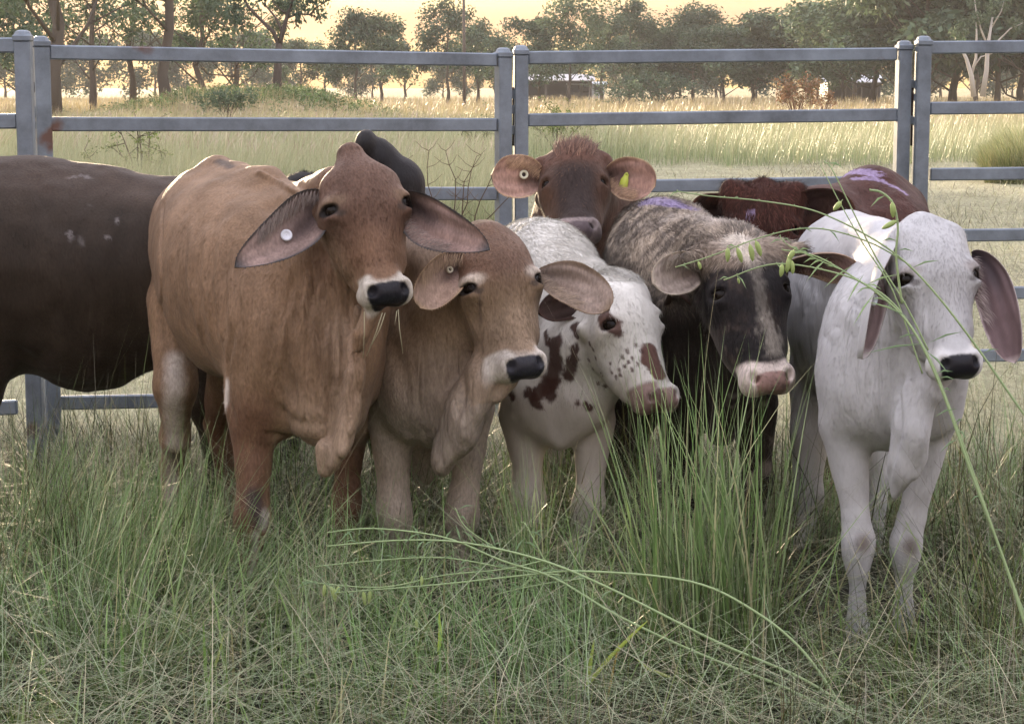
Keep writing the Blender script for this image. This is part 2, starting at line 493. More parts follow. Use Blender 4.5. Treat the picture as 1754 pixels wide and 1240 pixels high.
# ------------------------------------------------------------------ animals
class Cow:
    def __init__(s, name='cow'):
        s.S = Solid(); s.ears = []; s.paints = []; s.folds = []; s.H = None; s.furs = []
        s.base = (.2, .12, .07); s.mat = M_COAT; s.extra = []; s.tags = []; s.name = name; s.seed = 1; s.foldreg = []
    # --- head in its own frame: x = viewer's right, y = into the head, z = up the face, origin between the eyes
    def head(s, px, py, Y, yaw=0, pitch=0, roll=0, sc=1.0, xs=1.0, dome=1.0, poll=1.0, mz=1.0, k=1.0, long=1.0, pw=.055, ph=.078, pz=0.0, chin=1.0):
        s.pw = pw; s.ph = ph
        s.HR = np.array(Matrix.Rotation(R(roll), 3, 'Y') @ Matrix.Rotation(R(yaw), 3, 'Z') @ Matrix.Rotation(R(-pitch), 3, 'X'))
        s.HO = P(px, py, Y); s.sc = sc; s.xs = xs; s.H = True; s.long = long
        def e(c, r, k=.04, roll=0, yaw=0, pit=0, sub=False):
            c = np.array([c[0] * xs, c[1], c[2] * long]); r = np.array([r[0] * xs, r[1], r[2]])
            s.S.E(s.l2w(c), r * sc, k * sc, s.HR @ rotm(roll, yaw, pit), sub)
        def c(a, ra, b, rb, k=.04, f=1.0, sub=False):
            a = np.array([a[0] * xs, a[1], a[2] * long]); b = np.array([b[0] * xs, b[1], b[2] * long])
            s.S.C(s.l2w(a), ra * sc, s.l2w(b), rb * sc, k * sc, s.HR @ np.array([1, 0, 0.]) if f != 1 else None, f, sub)
        pw = s.pw
        e((0, .100, .03), (.084, .085, .10), .05)
        for q in (-1, 1):
            c((q * .056, .074, .008), .052, (q * pw, .082, s.ph), .050, .05)
            e((q * .080, .066, .0), (.038, .050, .046), .035)
            e((q * .088, .036, .026), (.022, .026, .013), .018, roll=q * 22)
            e((q * .092, .036, -.026), (.018, .018, .009), .014, roll=-q * 15)
            e((q * .096, .031, .0165), (.021, .018, .007), .007, roll=q * 18, yaw=-q * 25)
            c((q * .064, .125, -.02), .054, (q * .050, .112, -.145), .044, .05)
            c((q * .060, .190, -.03), .038, (q * .036, .130, -.205), .030, .05)
            c((q * .060, .068, -.04), .018, (q * .048, .080, -.13), .018, .03)
            c((q * .07, .13, .045), .035, (q * .105, .15, .035), .028, .03)      # ear root
        e((0, .066, .055), (.064, .060 * dome, .080), .06)
        c((0, .092, .065), .070, (0, .105, .158 + pz), .044 * poll, .06)
        c((0, .066, -.01), .070, (0, .062, -.195), .060 * mz, .06)
        e((0, .066, -.245), (.070 * mz, .058, .050), .035)
        for q in (-1, 1):
            e((q * .044 * mz, .062, -.266), (.034, .048, .036), .025)
            e((q * .045 * mz, .030, -.252), (.026, .026, .026), .016)
        e((0, .034, -.268), (.048 * mz, .034, .034), .022, pit=-38)
        e((0, .112, -.254), (.042, .036, .024 * chin), .022)
        # sockets, nostrils
        for q in (-1, 1):
            e((q * .108, .026, -.002), (.022, .032, .0155), .009, roll=q * 14, yaw=-q * 30, sub=True)
            e((q * .050 * mz, .003, -.262), (.012, .026, .018), .008, roll=q * 42, pit=-30, sub=True)
    def l2w(s, c): return s.HO + s.HR @ (np.asarray(c, float) * s.sc)
    def w2l(s, V):
        L = (V - s.HO) @ s.HR / s.sc
        L[:, 0] /= s.xs; L[:, 2] /= s.long
        return L
    def on(s, x, y, z): return s.l2w((x * s.xs, y, z * s.long))
    def ear(s, pts, w, face=(0, -1, 0), cup=.5, inner=(.28, .17, .14), outer=None, edge=(.05, .045, .045), edge_w=.14,
            tipw=.25, fringe=0, fringe_col=(.35, .28, .22), canal=(.03, .02, .02), twist=0, notch=False, seed=0, belly=.0, peak=.42, tp=(2.7, .55)):
        s.ears.append(dict(pts=pts, w=w, face=np.array(face, float), cup=cup, inner=inner, outer=outer or s.base, edge=edge,
                           edge_w=edge_w, tipw=tipw, fringe=fringe, fringe_col=fringe_col, canal=canal, twist=twist, notch=notch, seed=seed, belly=belly, peak=peak, tp=tp))
    def _ear_mesh(s, e):
        Q = np.array([P(*p) for p in e['pts']])
        n, m = 34, 25
        u = np.linspace(0, 1, n)
        # quadratic / cubic bezier through control points
        if len(Q) == 3:
            c = ((1 - u) ** 2)[:, None] * Q[0] + (2 * u * (1 - u))[:, None] * Q[1] + (u ** 2)[:, None] * Q[2]
        else:
            c = ((1 - u) ** 3)[:, None] * Q[0] + (3 * u * (1 - u) ** 2)[:, None] * Q[1] + (3 * u * u * (1 - u))[:, None] * Q[2] + (u ** 3)[:, None] * Q[3]
        t = np.gradient(c, axis=0); t /= np.linalg.norm(t, axis=1)[:, None]
        fc = e['face'] / np.linalg.norm(e['face'])
        nn = fc - t * (t @ fc)[:, None]; nn /= np.linalg.norm(nn, axis=1)[:, None]
        sd = np.cross(t, nn)
        tw = R(e['twist']) * u
        nn2 = nn * np.cos(tw)[:, None] + sd * np.sin(tw)[:, None]
        sd2 = -nn * np.sin(tw)[:, None] + sd * np.cos(tw)[:, None]
        pk = e['peak']
        wv = np.where(u < pk, .12 + .88 * np.sin(np.clip(u / pk, 0, 1) * np.pi / 2) ** .75,
                      np.clip(1 - (np.maximum(u - pk, 0) / (1 - pk)) ** e['tp'][0], 0, 1) ** e['tp'][1])
        wv = np.maximum(wv, .02) * e['w'] / 2
        if e['notch']: wv = np.where(u > .97, wv * .8, wv)
        v = np.linspace(-1, 1, m)
        U, Vv = np.meshgrid(u, v, indexing='ij')
        W = wv[:, None]
        cupv = e['cup'] * (1.4 - .9 * U) * W
        wob = .006 * np.sin(U * 9 + Vv * 3 + e['seed']) * np.abs(Vv)
        off = (np.abs(Vv) ** 1.7) * cupv + wob - .35 * cupv
        rid = .0035 * np.sin(Vv * 11 + U * 2) * np.exp(-((U - .45) / .25) ** 2) * (np.abs(Vv) < .8)
        ac = np.sin(Vv * (1 + .0 * U) * np.pi / 2 * (.55 + .35 * e['cup'])) / math.sin(np.pi / 2 * (.55 + .35 * e['cup']))
        bel = e['belly'] * W * (1 - U) * U * 4
        base = c[:, None, :] + sd2[:, None, :] * ((ac * W + bel)[..., None])
        I = base + nn2[:, None, :] * (off + rid)[..., None]
        th = (.011 * (1 - np.abs(Vv) ** 3) + .004) * (1.3 - .6 * U)
        O = base + nn2[:, None, :] * (off - th)[..., None]
        V = np.concatenate([I.reshape(-1, 3), O.reshape(-1, 3)]); K = n * m
        F = []
        ii = np.arange(n - 1)[:, None] * m + np.arange(m - 1)[None, :]
        ii = ii.ravel()
        F.append(np.stack([ii, ii + m, ii + m + 1, ii + 1], 1))
        F.append(np.stack([ii, ii + 1, ii + m + 1, ii + m], 1) + K)
        def strip(a): a = np.array(a); return np.stack([a[:-1], a[1:], a[1:] + K, a[:-1] + K], 1)
        F.append(strip(np.arange(n) * m)[:, ::-1]); F.append(strip(np.arange(n) * m + m - 1))
        F.append(strip((n - 1) * m + np.arange(m))[:, ::-1])
        F = np.concatenate(F)
        # colours
        Vi = V[:K]; nzv = fbm(Vi, 38, 3, e['seed'])
        inn = np.array(e['inner'])[None] * (1 + .22 * nzv[:, None])
        stripe = .5 + .5 * np.sin(Vv.ravel() * 13 + 3 * vnoise(Vi, 14, 3))
        inn = inn * (1 + .18 * (stripe - .5)[:, None])
        ex = sstep(1 - e['edge_w'] * 2.2, 1.0, np.abs(Vv.ravel()) + .12 * nzv) + sstep(1 - e['edge_w'], 1, U.ravel())
        ex = np.clip(ex, 0, 1)[:, None]
        inn = inn * (1 - ex) + np.array(e['edge']) * ex
        cn = (sstep(.62, .12, U.ravel() + .42 * np.abs(Vv.ravel() + .15) + .05 * nzv) * .95)[:, None]  # shade in the hollow of the ear cup, painted into the inner colour
        inn = inn * (1 - cn) + np.array(e['canal']) * cn
        pk2 = (np.exp(-((U.ravel() - .34) / .15) ** 2 - ((Vv.ravel() + .12 * e['fringe_side']) / .38) ** 2) * .7 * (1 + .3 * nzv))[:, None]  # cavity shade painted on as a second dark patch
        inn = inn * (1 - pk2) + np.array(e['canal']) * 1.4 * pk2
        out = np.array(e['outer'])[None] * (1 + .12 * fbm(V[K:], 20, 3, 5)[:, None])
        C = np.ones((2 * K, 4)); C[:K, :3] = np.clip(inn, 0.005, 1); C[K:, :3] = np.clip(out, 0.005, 1)
        s.last_ear = dict(c=c, nn=nn2, sd=sd2, w=wv, I=I, off=off, e=e, u=u)
        # fringe hairs at the rim, inside the ear
        hair = []
        if e['fringe']:
            rng = np.random.default_rng(e['seed'] + 5)
            for q in range(e['fringe']):
                a = rng.random(); side = 1 if rng.random() < .5 else -1
                iu = int(min(n - 2, (a ** 1.1) * (n - 3) + 1)); iv = (m - 1) if side > 0 else 0
                p0 = I[iu, iv]; outd = (sd2[iu] * side); l = .003 + .005 * rng.random()
                if rng.random() < .5 and a < .7:   # long hairs that cover the opening from the upper rim
                    p0 = I[iu, (m - 1 if e.get('hs', 1) > 0 else 0)] if False else I[iu, rng.integers(m - 7, m - 1) if e['fringe_side'] > 0 else rng.integers(1, 7)]
                    dr = -sd2[iu] * e['fringe_side'] * .55 + t[iu] * .9 + nn2[iu] * .3 + rng.normal(0, .12, 3); l = .022 + .028 * rng.random()
                else:
                    dr = outd * .6 + t[iu] * .9 + nn2[iu] * .1 + rng.normal(0, .25, 3)
                rimh = l < .0085
                dr /= np.linalg.norm(dr)
                if rimh: l *= .8; cc = np.array(e['edge']) * (.8 + .5 * rng.random()); hair.append((p0 - dr * .0015, dr, l, cc, nn2[iu])); continue
                cc = (np.array(e['fringe_col']) * .6 + .4 * np.array(e['inner'])) * (.5 + .8 * rng.random())
                hair.append((p0, dr, l, cc, nn2[iu]))
        return V, F, C, hair
    def paint(s, poly, r, col, soft=.5, amt=1.0, nz=.35, f=30, Ymax=None):
        s.paints.append((poly, r, col, soft, amt, nz, f))
    def fold(s, poly, w, dep): s.folds.append((poly, w, dep))
    def coat(s, V, px, py, C): return C
    def facecol(s, V, L, C, inh): return C
    def premesh(s):
        fine = None
        if s.H:
            cs = [s.l2w((x, y, z)) for x in (-.13, .13) for y in (-.05, .2) for z in (-.33, .21)]
            fine = (np.min(cs, 0), np.max(cs, 0))
        h, hf = getattr(s, 'hh', (.011, .0055))
        return s.S.mesh(h, hf, fine)
    # --- put everything together
    def build(s, label, group=None):
        V, F = s.premesh() if not hasattr(s, 'pm') else s.pm.result()
        V = relax(V, F, 2, .5)
        bvh = BVHTree.FromPolygons([tuple(v) for v in V], [tuple(q) for q in F.tolist()])
        def cast(poly, step=6):
            pts = []
            poly = [tuple(map(float, q)) for q in poly]
            seq = []
            if len(poly) == 1: seq = poly
            else:
                for a, b in zip(poly[:-1], poly[1:]):
                    k = max(1, int(math.hypot(b[0] - a[0], b[1] - a[1]) / step))
                    seq += [(a[0] + (b[0] - a[0]) * i / k, a[1] + (b[1] - a[1]) * i / k) for i in range(k)]
                seq.append(poly[-1])
            o = Vector((0, 0, CAM_H))
            for q in seq:
                d = Vector(P(q[0], q[1], 5.0)) - o
                hit = bvh.ray_cast(o, d.normalized())
                if hit[0] is not None: pts.append(np.array(hit[0]))
            return np.array(pts) if len(pts) else None
        s.cast = cast
        Nn = vnormals(V, F)
        for poly, w, dep in s.folds:
            Q = cast(poly)
            if Q is None or len(Q) < 2: continue
            wm = px2m(w, Q[:, 1].mean())
            box = (np.abs(V - (Q.min(0) + Q.max(0)) / 2) < (Q.max(0) - Q.min(0)) / 2 + wm * 3).all(1)
            m = np.nonzero(box)[0]
            d, par = dist_poly(V[m], Q)
            taper = np.clip(np.sin(np.clip(par, 0, 1) * np.pi), 0, 1) ** .5 * .9 + .1
            V[m] += Nn[m] * (dep * taper * np.exp(-(d / wm) ** 2) - (.35 * dep * taper * np.exp(-(d / (2.2 * wm)) ** 2)))[:, None]
        if s.extra:
            for fn in s.extra: V = fn(V, Nn)
        inhead = 0
        if s.H:
            L_ = s.w2l(V); inhead = ((np.abs(L_[:, 0]) < .16) & (L_[:, 1] > -.07) & (L_[:, 1] < .22) & (L_[:, 2] > -.34) & (L_[:, 2] < .22)) * 1.0
        q_ = V * np.array([1, 1, .55])
        V = V + Nn * ((1 - .8 * inhead) * (.0075 * fbm(q_, 7, 2, s.seed) + .0032 * vnoise(q_, 26, s.seed + 3)))[:, None]
        V = relax(V, F, 1, .3)
        Nn = vnormals(V, F)
        C = np.tile(np.array([*s.base, 1.0]), (len(V), 1))
        px, py = proj(V)
        C[:, :3] = s.coat(V, px, py, C[:, :3])
        for poly, r, col, soft, amt, nz, f in s.paints:
            Q = cast(poly, 10)
            if Q is None: continue
            rm = px2m(r, Q[:, 1].mean())
            box = (np.abs(V - (Q.min(0) + Q.max(0)) / 2) < (Q.max(0) - Q.min(0)) / 2 + rm * 1.8).all(1)
            m = np.nonzero(box)[0]
            if not len(m): continue
            d, par = dist_poly(V[m], Q)
            d = d / rm + nz * fbm(V[m], f, 3, int(r) + s.seed)
            a = (amt * sstep(1 + soft * .6, 1 - soft * .6, d))[:, None]
            C[m, :3] = C[m, :3] * (1 - a) + np.array(col) * a
        if s.H:
            L = s.w2l(V)
            inh = (np.abs(L[:, 0]) < .14) & (L[:, 1] > -.07) & (L[:, 1] < .22) & (L[:, 2] > -.34) & (L[:, 2] < .22)
            C = s.facecol(V, L, C, inh)
        hairs = []
        allV = [V]; allF = [F]; allC = [C]; n0 = len(V); s.earinfo = []
        for e in s.ears:
            e['fringe_side'] = e.get('fringe_side', 1)
            ev, ef, ec, hr = s._ear_mesh(e)
            s.earinfo.append(s.last_ear)
            allV.append(ev); allF.append(ef + n0); allC.append(ec); n0 += len(ev); hairs += hr
        bodyV, bodyC, bodyN = V, C, Nn
        V = np.concatenate(allV); F = np.concatenate(allF); C = np.concatenate(allC)
        Nn = vnormals(V, F)
        Ff = [F]; NN = [Nn]; VV = [V]; CC = [C]
        # fur strands and fringes, part of the coat
        hv, hf_, hc, hn = [], [], [], []
        if hairs:
            p0 = np.array([q[0] for q in hairs]); dr = np.array([q[1] for q in hairs]); l = np.array([q[2] for q in hairs])
            cc = np.array([q[3] for q in hairs]); nr = np.array([q[4] for q in hairs])
            hv.append((p0, dr, l, cc, nr, .0006))
        for f in s.furs:
            rng = np.random.default_rng(f.get('seed', 3))
            bp = proj(bodyV)
            w = f['mask'](bodyV, bp[0], bp[1], bodyN)
            w = w * (bodyN @ np.array([0, -1, .25]) > -.45)
            tot = w.sum()
            if tot <= 0: continue
            sel = rng.choice(len(bodyV), f['n'], p=w / tot)
            p0 = bodyV[sel] + rng.normal(0, .004, (f['n'], 3)); nr = bodyN[sel]
            p0 -= nr * ((p0 - bodyV[sel]) * nr).sum(1)[:, None]; p0 -= nr * .001
            cd = f['dir'](bodyV[sel]) if callable(f['dir']) else np.tile(np.array(f['dir'], float), (f['n'], 1))
            cl = fbm(p0, f.get('clump', 22), 2, 9)[:, None] * np.cross(nr, cd) * 1.1
            cd = cd - nr * (cd * nr).sum(1)[:, None]
            cd /= np.linalg.norm(cd, axis=1)[:, None] + 1e-6
            dr = cd + cl + nr * f.get('lift', .35) + rng.normal(0, .18, (f['n'], 3))
            dr /= np.linalg.norm(dr, axis=1)[:, None]
            l = f['len'] * (.5 + rng.random(f['n']))
            jit = 1 + f.get('jit', .3) * rng.normal(0, 1, f['n'])
            cc = np.clip(bodyC[sel, :3] * np.clip(jit, .35, 1.9)[:, None], .004, .95)
            if f.get('tip') is not None: 
                a = (rng.random(f['n']) < f['tip'][1])[:, None]
                cc = np.where(a, np.array(f['tip'][0]) * (.7 + .6 * rng.random(f['n']))[:, None], cc)
            hv.append((p0, dr, l, cc, nr, f.get('w', .0011)))
        for p0, dr, l, cc, nr, wd in hv:
            k = len(p0)
            if not k: continue
            vd = p0 - np.array([0, 0, CAM_H]); vd /= np.linalg.norm(vd, axis=1)[:, None]
            sd = np.cross(dr, nr + .001); sd /= np.linalg.norm(sd, axis=1)[:, None] + 1e-9
            mid = p0 + dr * (l * .5)[:, None]; tip = p0 + dr * l[:, None] + np.array([0, 0, -1.0]) * (l * .18)[:, None]
            tri = np.stack([p0 - sd * wd, p0 + sd * wd, mid + sd * wd * .7, mid - sd * wd * .7, tip], 1).reshape(-1, 3)
            b0 = sum(len(x) for x in VV) + np.arange(k) * 5
            VV.append(tri); c4 = np.ones((k, 5, 4)); c4[:, :, :3] = cc[:, None, :]; CC.append(c4.reshape(-1, 4))
            NN.append(np.repeat(nr + dr * .25, 5, 0))
            Ff.append(np.stack([b0, b0 + 1, b0 + 2, b0 + 3], 1)); Ff.append(np.stack([b0 + 3, b0 + 2, b0 + 4], 1))
        V = np.concatenate(VV); C = np.concatenate(CC); Nn = np.concatenate(NN)
        Nn /= np.linalg.norm(Nn, axis=1)[:, None] + 1e-9
        root = empty(s.name, (float(bodyV[:, 0].mean()), float(bodyV[:, 1].mean()), 0))
        tag(root, label, 'cow', group)
        bpy.context.view_layer.update()
        off = np.array(root.location)
        fo = np.zeros(len(V))
        for reg, amt in s.foldreg:
            fo[:len(bodyV)] = np.maximum(fo[:len(bodyV)], amt * reg(*proj(bodyV)))
        body = mesh_obj('body', V - off, Ff, s.mat, root, True, C, normals=Nn, fold=fo)
        s.root = root; s.off = off; s.bodyV = bodyV
        if s.H:
            for q in (-1, 1):
                s.eye(q)
        return root
    def eye(s, q):
        c = s.on(q * .086, .046, 0.0)
        mb = MB(); r = .0262 * s.sc
        n, m = 14, 20
        th = np.linspace(0, np.pi, n)[:, None]; ph = np.linspace(0, 2 * np.pi, m, endpoint=False)[None]
        V = np.stack([np.sin(th) * np.cos(ph), np.sin(th) * np.sin(ph), np.cos(th) + 0 * ph], -1).reshape(-1, 3) * r
        Q = [(i * m + j, (i + 1) * m + j, (i + 1) * m + (j + 1) % m, i * m + (j + 1) % m) for i in range(n - 1) for j in range(m)]
        mb.add(V + c - s.off, Q)
        mb.build('eye', M_EYE, s.root, smooth=True)

def creases(cow, region, amp=.006, fx=26, fz=3.2, seed=1, lean=0.0, w=.28):
    """fine vertical skin folds: ridged noise stretched along z; region(px, py) -> 0..1"""
    def fn(V, Nn):
        px, py = proj(V)
        m = region(px, py) * sstep(.2, -.2, Nn[:, 1])
        k = np.nonzero(m > .01)[0]
        q = V[k].copy(); q[:, 0] += lean * q[:, 2]
        q = q * np.array([fx, fx * .5, fz])
        n = vnoise(q, 1.0, seed)
        r = np.exp(-(n / w) ** 2)
        n2 = vnoise(q * np.array([2.1, 2.1, 1.4]), 1.0, seed + 5)
        r = r + .45 * np.exp(-(n2 / w) ** 2)
        V = V.copy(); V[k] -= Nn[k] * (amp * r * m[k])[:, None]
        return V
    cow.extra.append(fn); cow.foldreg.append((region, min(1.0, amp / .009)))
# ------------------------------------------------------------------ setting: ground sheets
def leaf_material(name, trans=.35, rough=.6, noise=.0):
    m = bpy.data.materials.new(name); m.use_nodes = True
    t = m.node_tree; t.nodes.clear(); L = t.links
    at = N(t, 'ShaderNodeVertexColor', layer_name='Col')
    d = N(t, 'ShaderNodeBsdfPrincipled'); d.inputs['Roughness'].default_value = rough; d.inputs['Specular IOR Level'].default_value = .25
    tr = N(t, 'ShaderNodeBsdfTranslucent'); mx = N(t, 'ShaderNodeMixShader'); mx.inputs[0].default_value = trans
    o = N(t, 'ShaderNodeOutputMaterial')
    L.new(at.outputs[0], d.inputs['Base Color']); L.new(at.outputs[0], tr.inputs['Color'])
    L.new(d.outputs[0], mx.inputs[1]); L.new(tr.outputs[0], mx.inputs[2]); L.new(mx.outputs[0], o.inputs['Surface'])
    return m
M_GRASS = leaf_material('grass_blades', .22, .45)
M_FOL = leaf_material('foliage', .30)

def ground_mat():
    m, t, b = mat_new('ground_cover', .95)
    L = t.links
    tc = N(t, 'ShaderNodeTexCoord'); 
    def noise(sc, det=6, st=(1, 1, 1)):
        mp = N(t, 'ShaderNodeMapping'); mp.inputs['Scale'].default_value = st
        n = N(t, 'ShaderNodeTexNoise'); n.inputs['Scale'].default_value = sc; n.inputs['Detail'].default_value = det; n.inputs['Roughness'].default_value = .65
        L.new(tc.outputs['Object'], mp.inputs[0]); L.new(mp.outputs[0], n.inputs['Vector']); return n
    at = N(t, 'ShaderNodeVertexColor', layer_name='Col')
    n1 = noise(.9); n2 = noise(14, 8, (1, .6, 1)); n3 = noise(90, 4, (1, .35, 1))
    r1 = N(t, 'ShaderNodeMapRange'); r1.inputs[1].default_value = .3; r1.inputs[2].default_value = .7; r1.inputs[3].default_value = .75; r1.inputs[4].default_value = 1.25
    r2 = N(t, 'ShaderNodeMapRange'); r2.inputs[1].default_value = .3; r2.inputs[2].default_value = .7; r2.inputs[3].default_value = .6; r2.inputs[4].default_value = 1.4
    r3 = N(t, 'ShaderNodeMapRange'); r3.inputs[1].default_value = .3; r3.inputs[2].default_value = .7; r3.inputs[3].default_value = .6; r3.inputs[4].default_value = 1.4
    L.new(n1.outputs[0], r1.inputs[0]); L.new(n2.outputs[0], r2.inputs[0]); L.new(n3.outputs[0], r3.inputs[0])
    a = N(t, 'ShaderNodeMath', operation='MULTIPLY'); L.new(r1.outputs[0], a.inputs[0]); L.new(r2.outputs[0], a.inputs[1])
    c = N(t, 'ShaderNodeMath', operation='MULTIPLY'); L.new(a.outputs[0], c.inputs[0]); L.new(r3.outputs[0], c.inputs[1])
    v = N(t, 'ShaderNodeVectorMath', operation='SCALE'); L.new(at.outputs[0], v.inputs[0]); L.new(c.outputs[0], v.inputs['Scale'])
    L.new(v.outputs[0], b.inputs['Base Color'])
    bu = N(t, 'ShaderNodeBump'); bu.inputs['Strength'].default_value = .7; bu.inputs['Distance'].default_value = .05
    L.new(c.outputs[0], bu.inputs['Height']); L.new(bu.outputs[0], b.inputs['Normal'])
    return m

def gz(x, y):
    x = np.asarray(x, float); y = np.asarray(y, float)
    p = np.stack([x, y, 0 * x], -1).reshape(-1, 3)
    near = .035 * vnoise(p, .9, 1) + .02 * vnoise(p, 3.1, 2)
    hill = 1.1 * np.exp(-(((p[:, 0] + 13.0) / 5.5) ** 2 + ((p[:, 1] - 100) / 14) ** 2) ** 2 / 1)
    return (near * sstep(200, 30, p[:, 1]) + hill).reshape(x.shape)

xs = np.concatenate([-np.geomspace(1500, 12, 16), np.linspace(-10, 10, 81), np.geomspace(12, 1500, 16)])
ys = np.concatenate([np.linspace(-3, 22, 101), np.geomspace(22.5, 3000, 60)])
ys = np.concatenate([[-400, -100, -20], ys])
gx, gy = np.meshgrid(xs, ys, indexing='xy')
V_ = np.stack([gx, gy, gz(gx, gy)], -1).reshape(-1, 3)
ii = (np.arange(len(ys) - 1)[:, None] * len(xs) + np.arange(len(xs) - 1)[None]).ravel()
F_ = np.stack([ii, ii + 1, ii + len(xs) + 1, ii + len(xs)], 1)
cgr = np.ones((len(V_), 4))
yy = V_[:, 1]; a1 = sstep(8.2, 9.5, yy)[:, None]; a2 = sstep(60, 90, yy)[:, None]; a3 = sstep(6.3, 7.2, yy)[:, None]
cc = np.array((.016, .015, .010)) * (1 - a3) + np.array((.085, .070, .048)) * a3  # nearest ground almost black: shade between the blades put into its colour
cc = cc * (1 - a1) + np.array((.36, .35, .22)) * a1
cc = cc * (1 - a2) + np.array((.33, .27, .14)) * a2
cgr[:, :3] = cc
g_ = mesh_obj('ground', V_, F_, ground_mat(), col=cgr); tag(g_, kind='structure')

# ------------------------------------------------------------------ blades of grass, vectorised
def blades(x, y, length, width, lean, az, bend, c0, c1, seg=4, z0=None, twist=None, rng=None, droop=1.0):
    """ribbons: returns V, F, C. lean = tilt from upright at the root, bend = extra tilt gained to the tip"""
    n = len(x); 
    z = (gz(x, y) if z0 is None else z0) - .01
    P0 = np.stack([x, y, z], 1)
    Vs = []; 
    t = np.linspace(0, 1, seg + 1)
    wa = az + (np.pi / 2 if twist is None else twist)
    sd = np.stack([np.cos(wa), np.sin(wa), 0 * wa], 1)
    pos = P0.copy(); L = []
    for i, tt in enumerate(t):
        w = width * (1 - tt ** 1.6) * (.65 + .35 * min(1, tt * 3 + .2)) + 0.00012
        L.append(pos - sd * (w / 2)[:, None]); L.append(pos + sd * (w / 2)[:, None])
        if i < seg:
            th = lean + bend * (tt + .5 / seg) ** 1.3
            d = np.stack([np.sin(th) * np.cos(az), np.sin(th) * np.sin(az), np.cos(th)], 1)
            pos = pos + d * (length / seg)[:, None]
            gzv = z + .012
            pos[:, 2] = np.maximum(pos[:, 2], gzv)
    V = np.stack(L, 1).reshape(-1, 3)
    b = np.arange(n)[:, None] * (2 * seg + 2)
    F = np.concatenate([np.stack([b[:, 0] + 2 * i, b[:, 0] + 2 * i + 1, b[:, 0] + 2 * i + 3, b[:, 0] + 2 * i + 2], 1) for i in range(seg)])
    C = np.ones((n, 2 * seg + 2, 4))
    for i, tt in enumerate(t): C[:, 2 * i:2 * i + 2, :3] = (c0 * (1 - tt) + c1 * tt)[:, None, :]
    return V, F, C.reshape(-1, 4)

def pick(rng, n, cols, p):
    k = rng.choice(len(cols), n, p=np.array(p) / sum(p))
    return np.array(cols)[k] * (.7 + .6 * rng.random((n, 1)))

def scatter(rng, n, Y0, Y1, pad=40, px0=-40, px1=1794):
    """ground points spread evenly over the picture area they cover"""
    s = rng.random(n); iy = 1 / Y1 + (1 / Y0 - 1 / Y1) * s
    Y = 1 / iy; px = px0 + (px1 - px0) * rng.random(n)
    return (px - 877) / FPX * Y * 1.0 , Y, px

rng = np.random.default_rng(7)
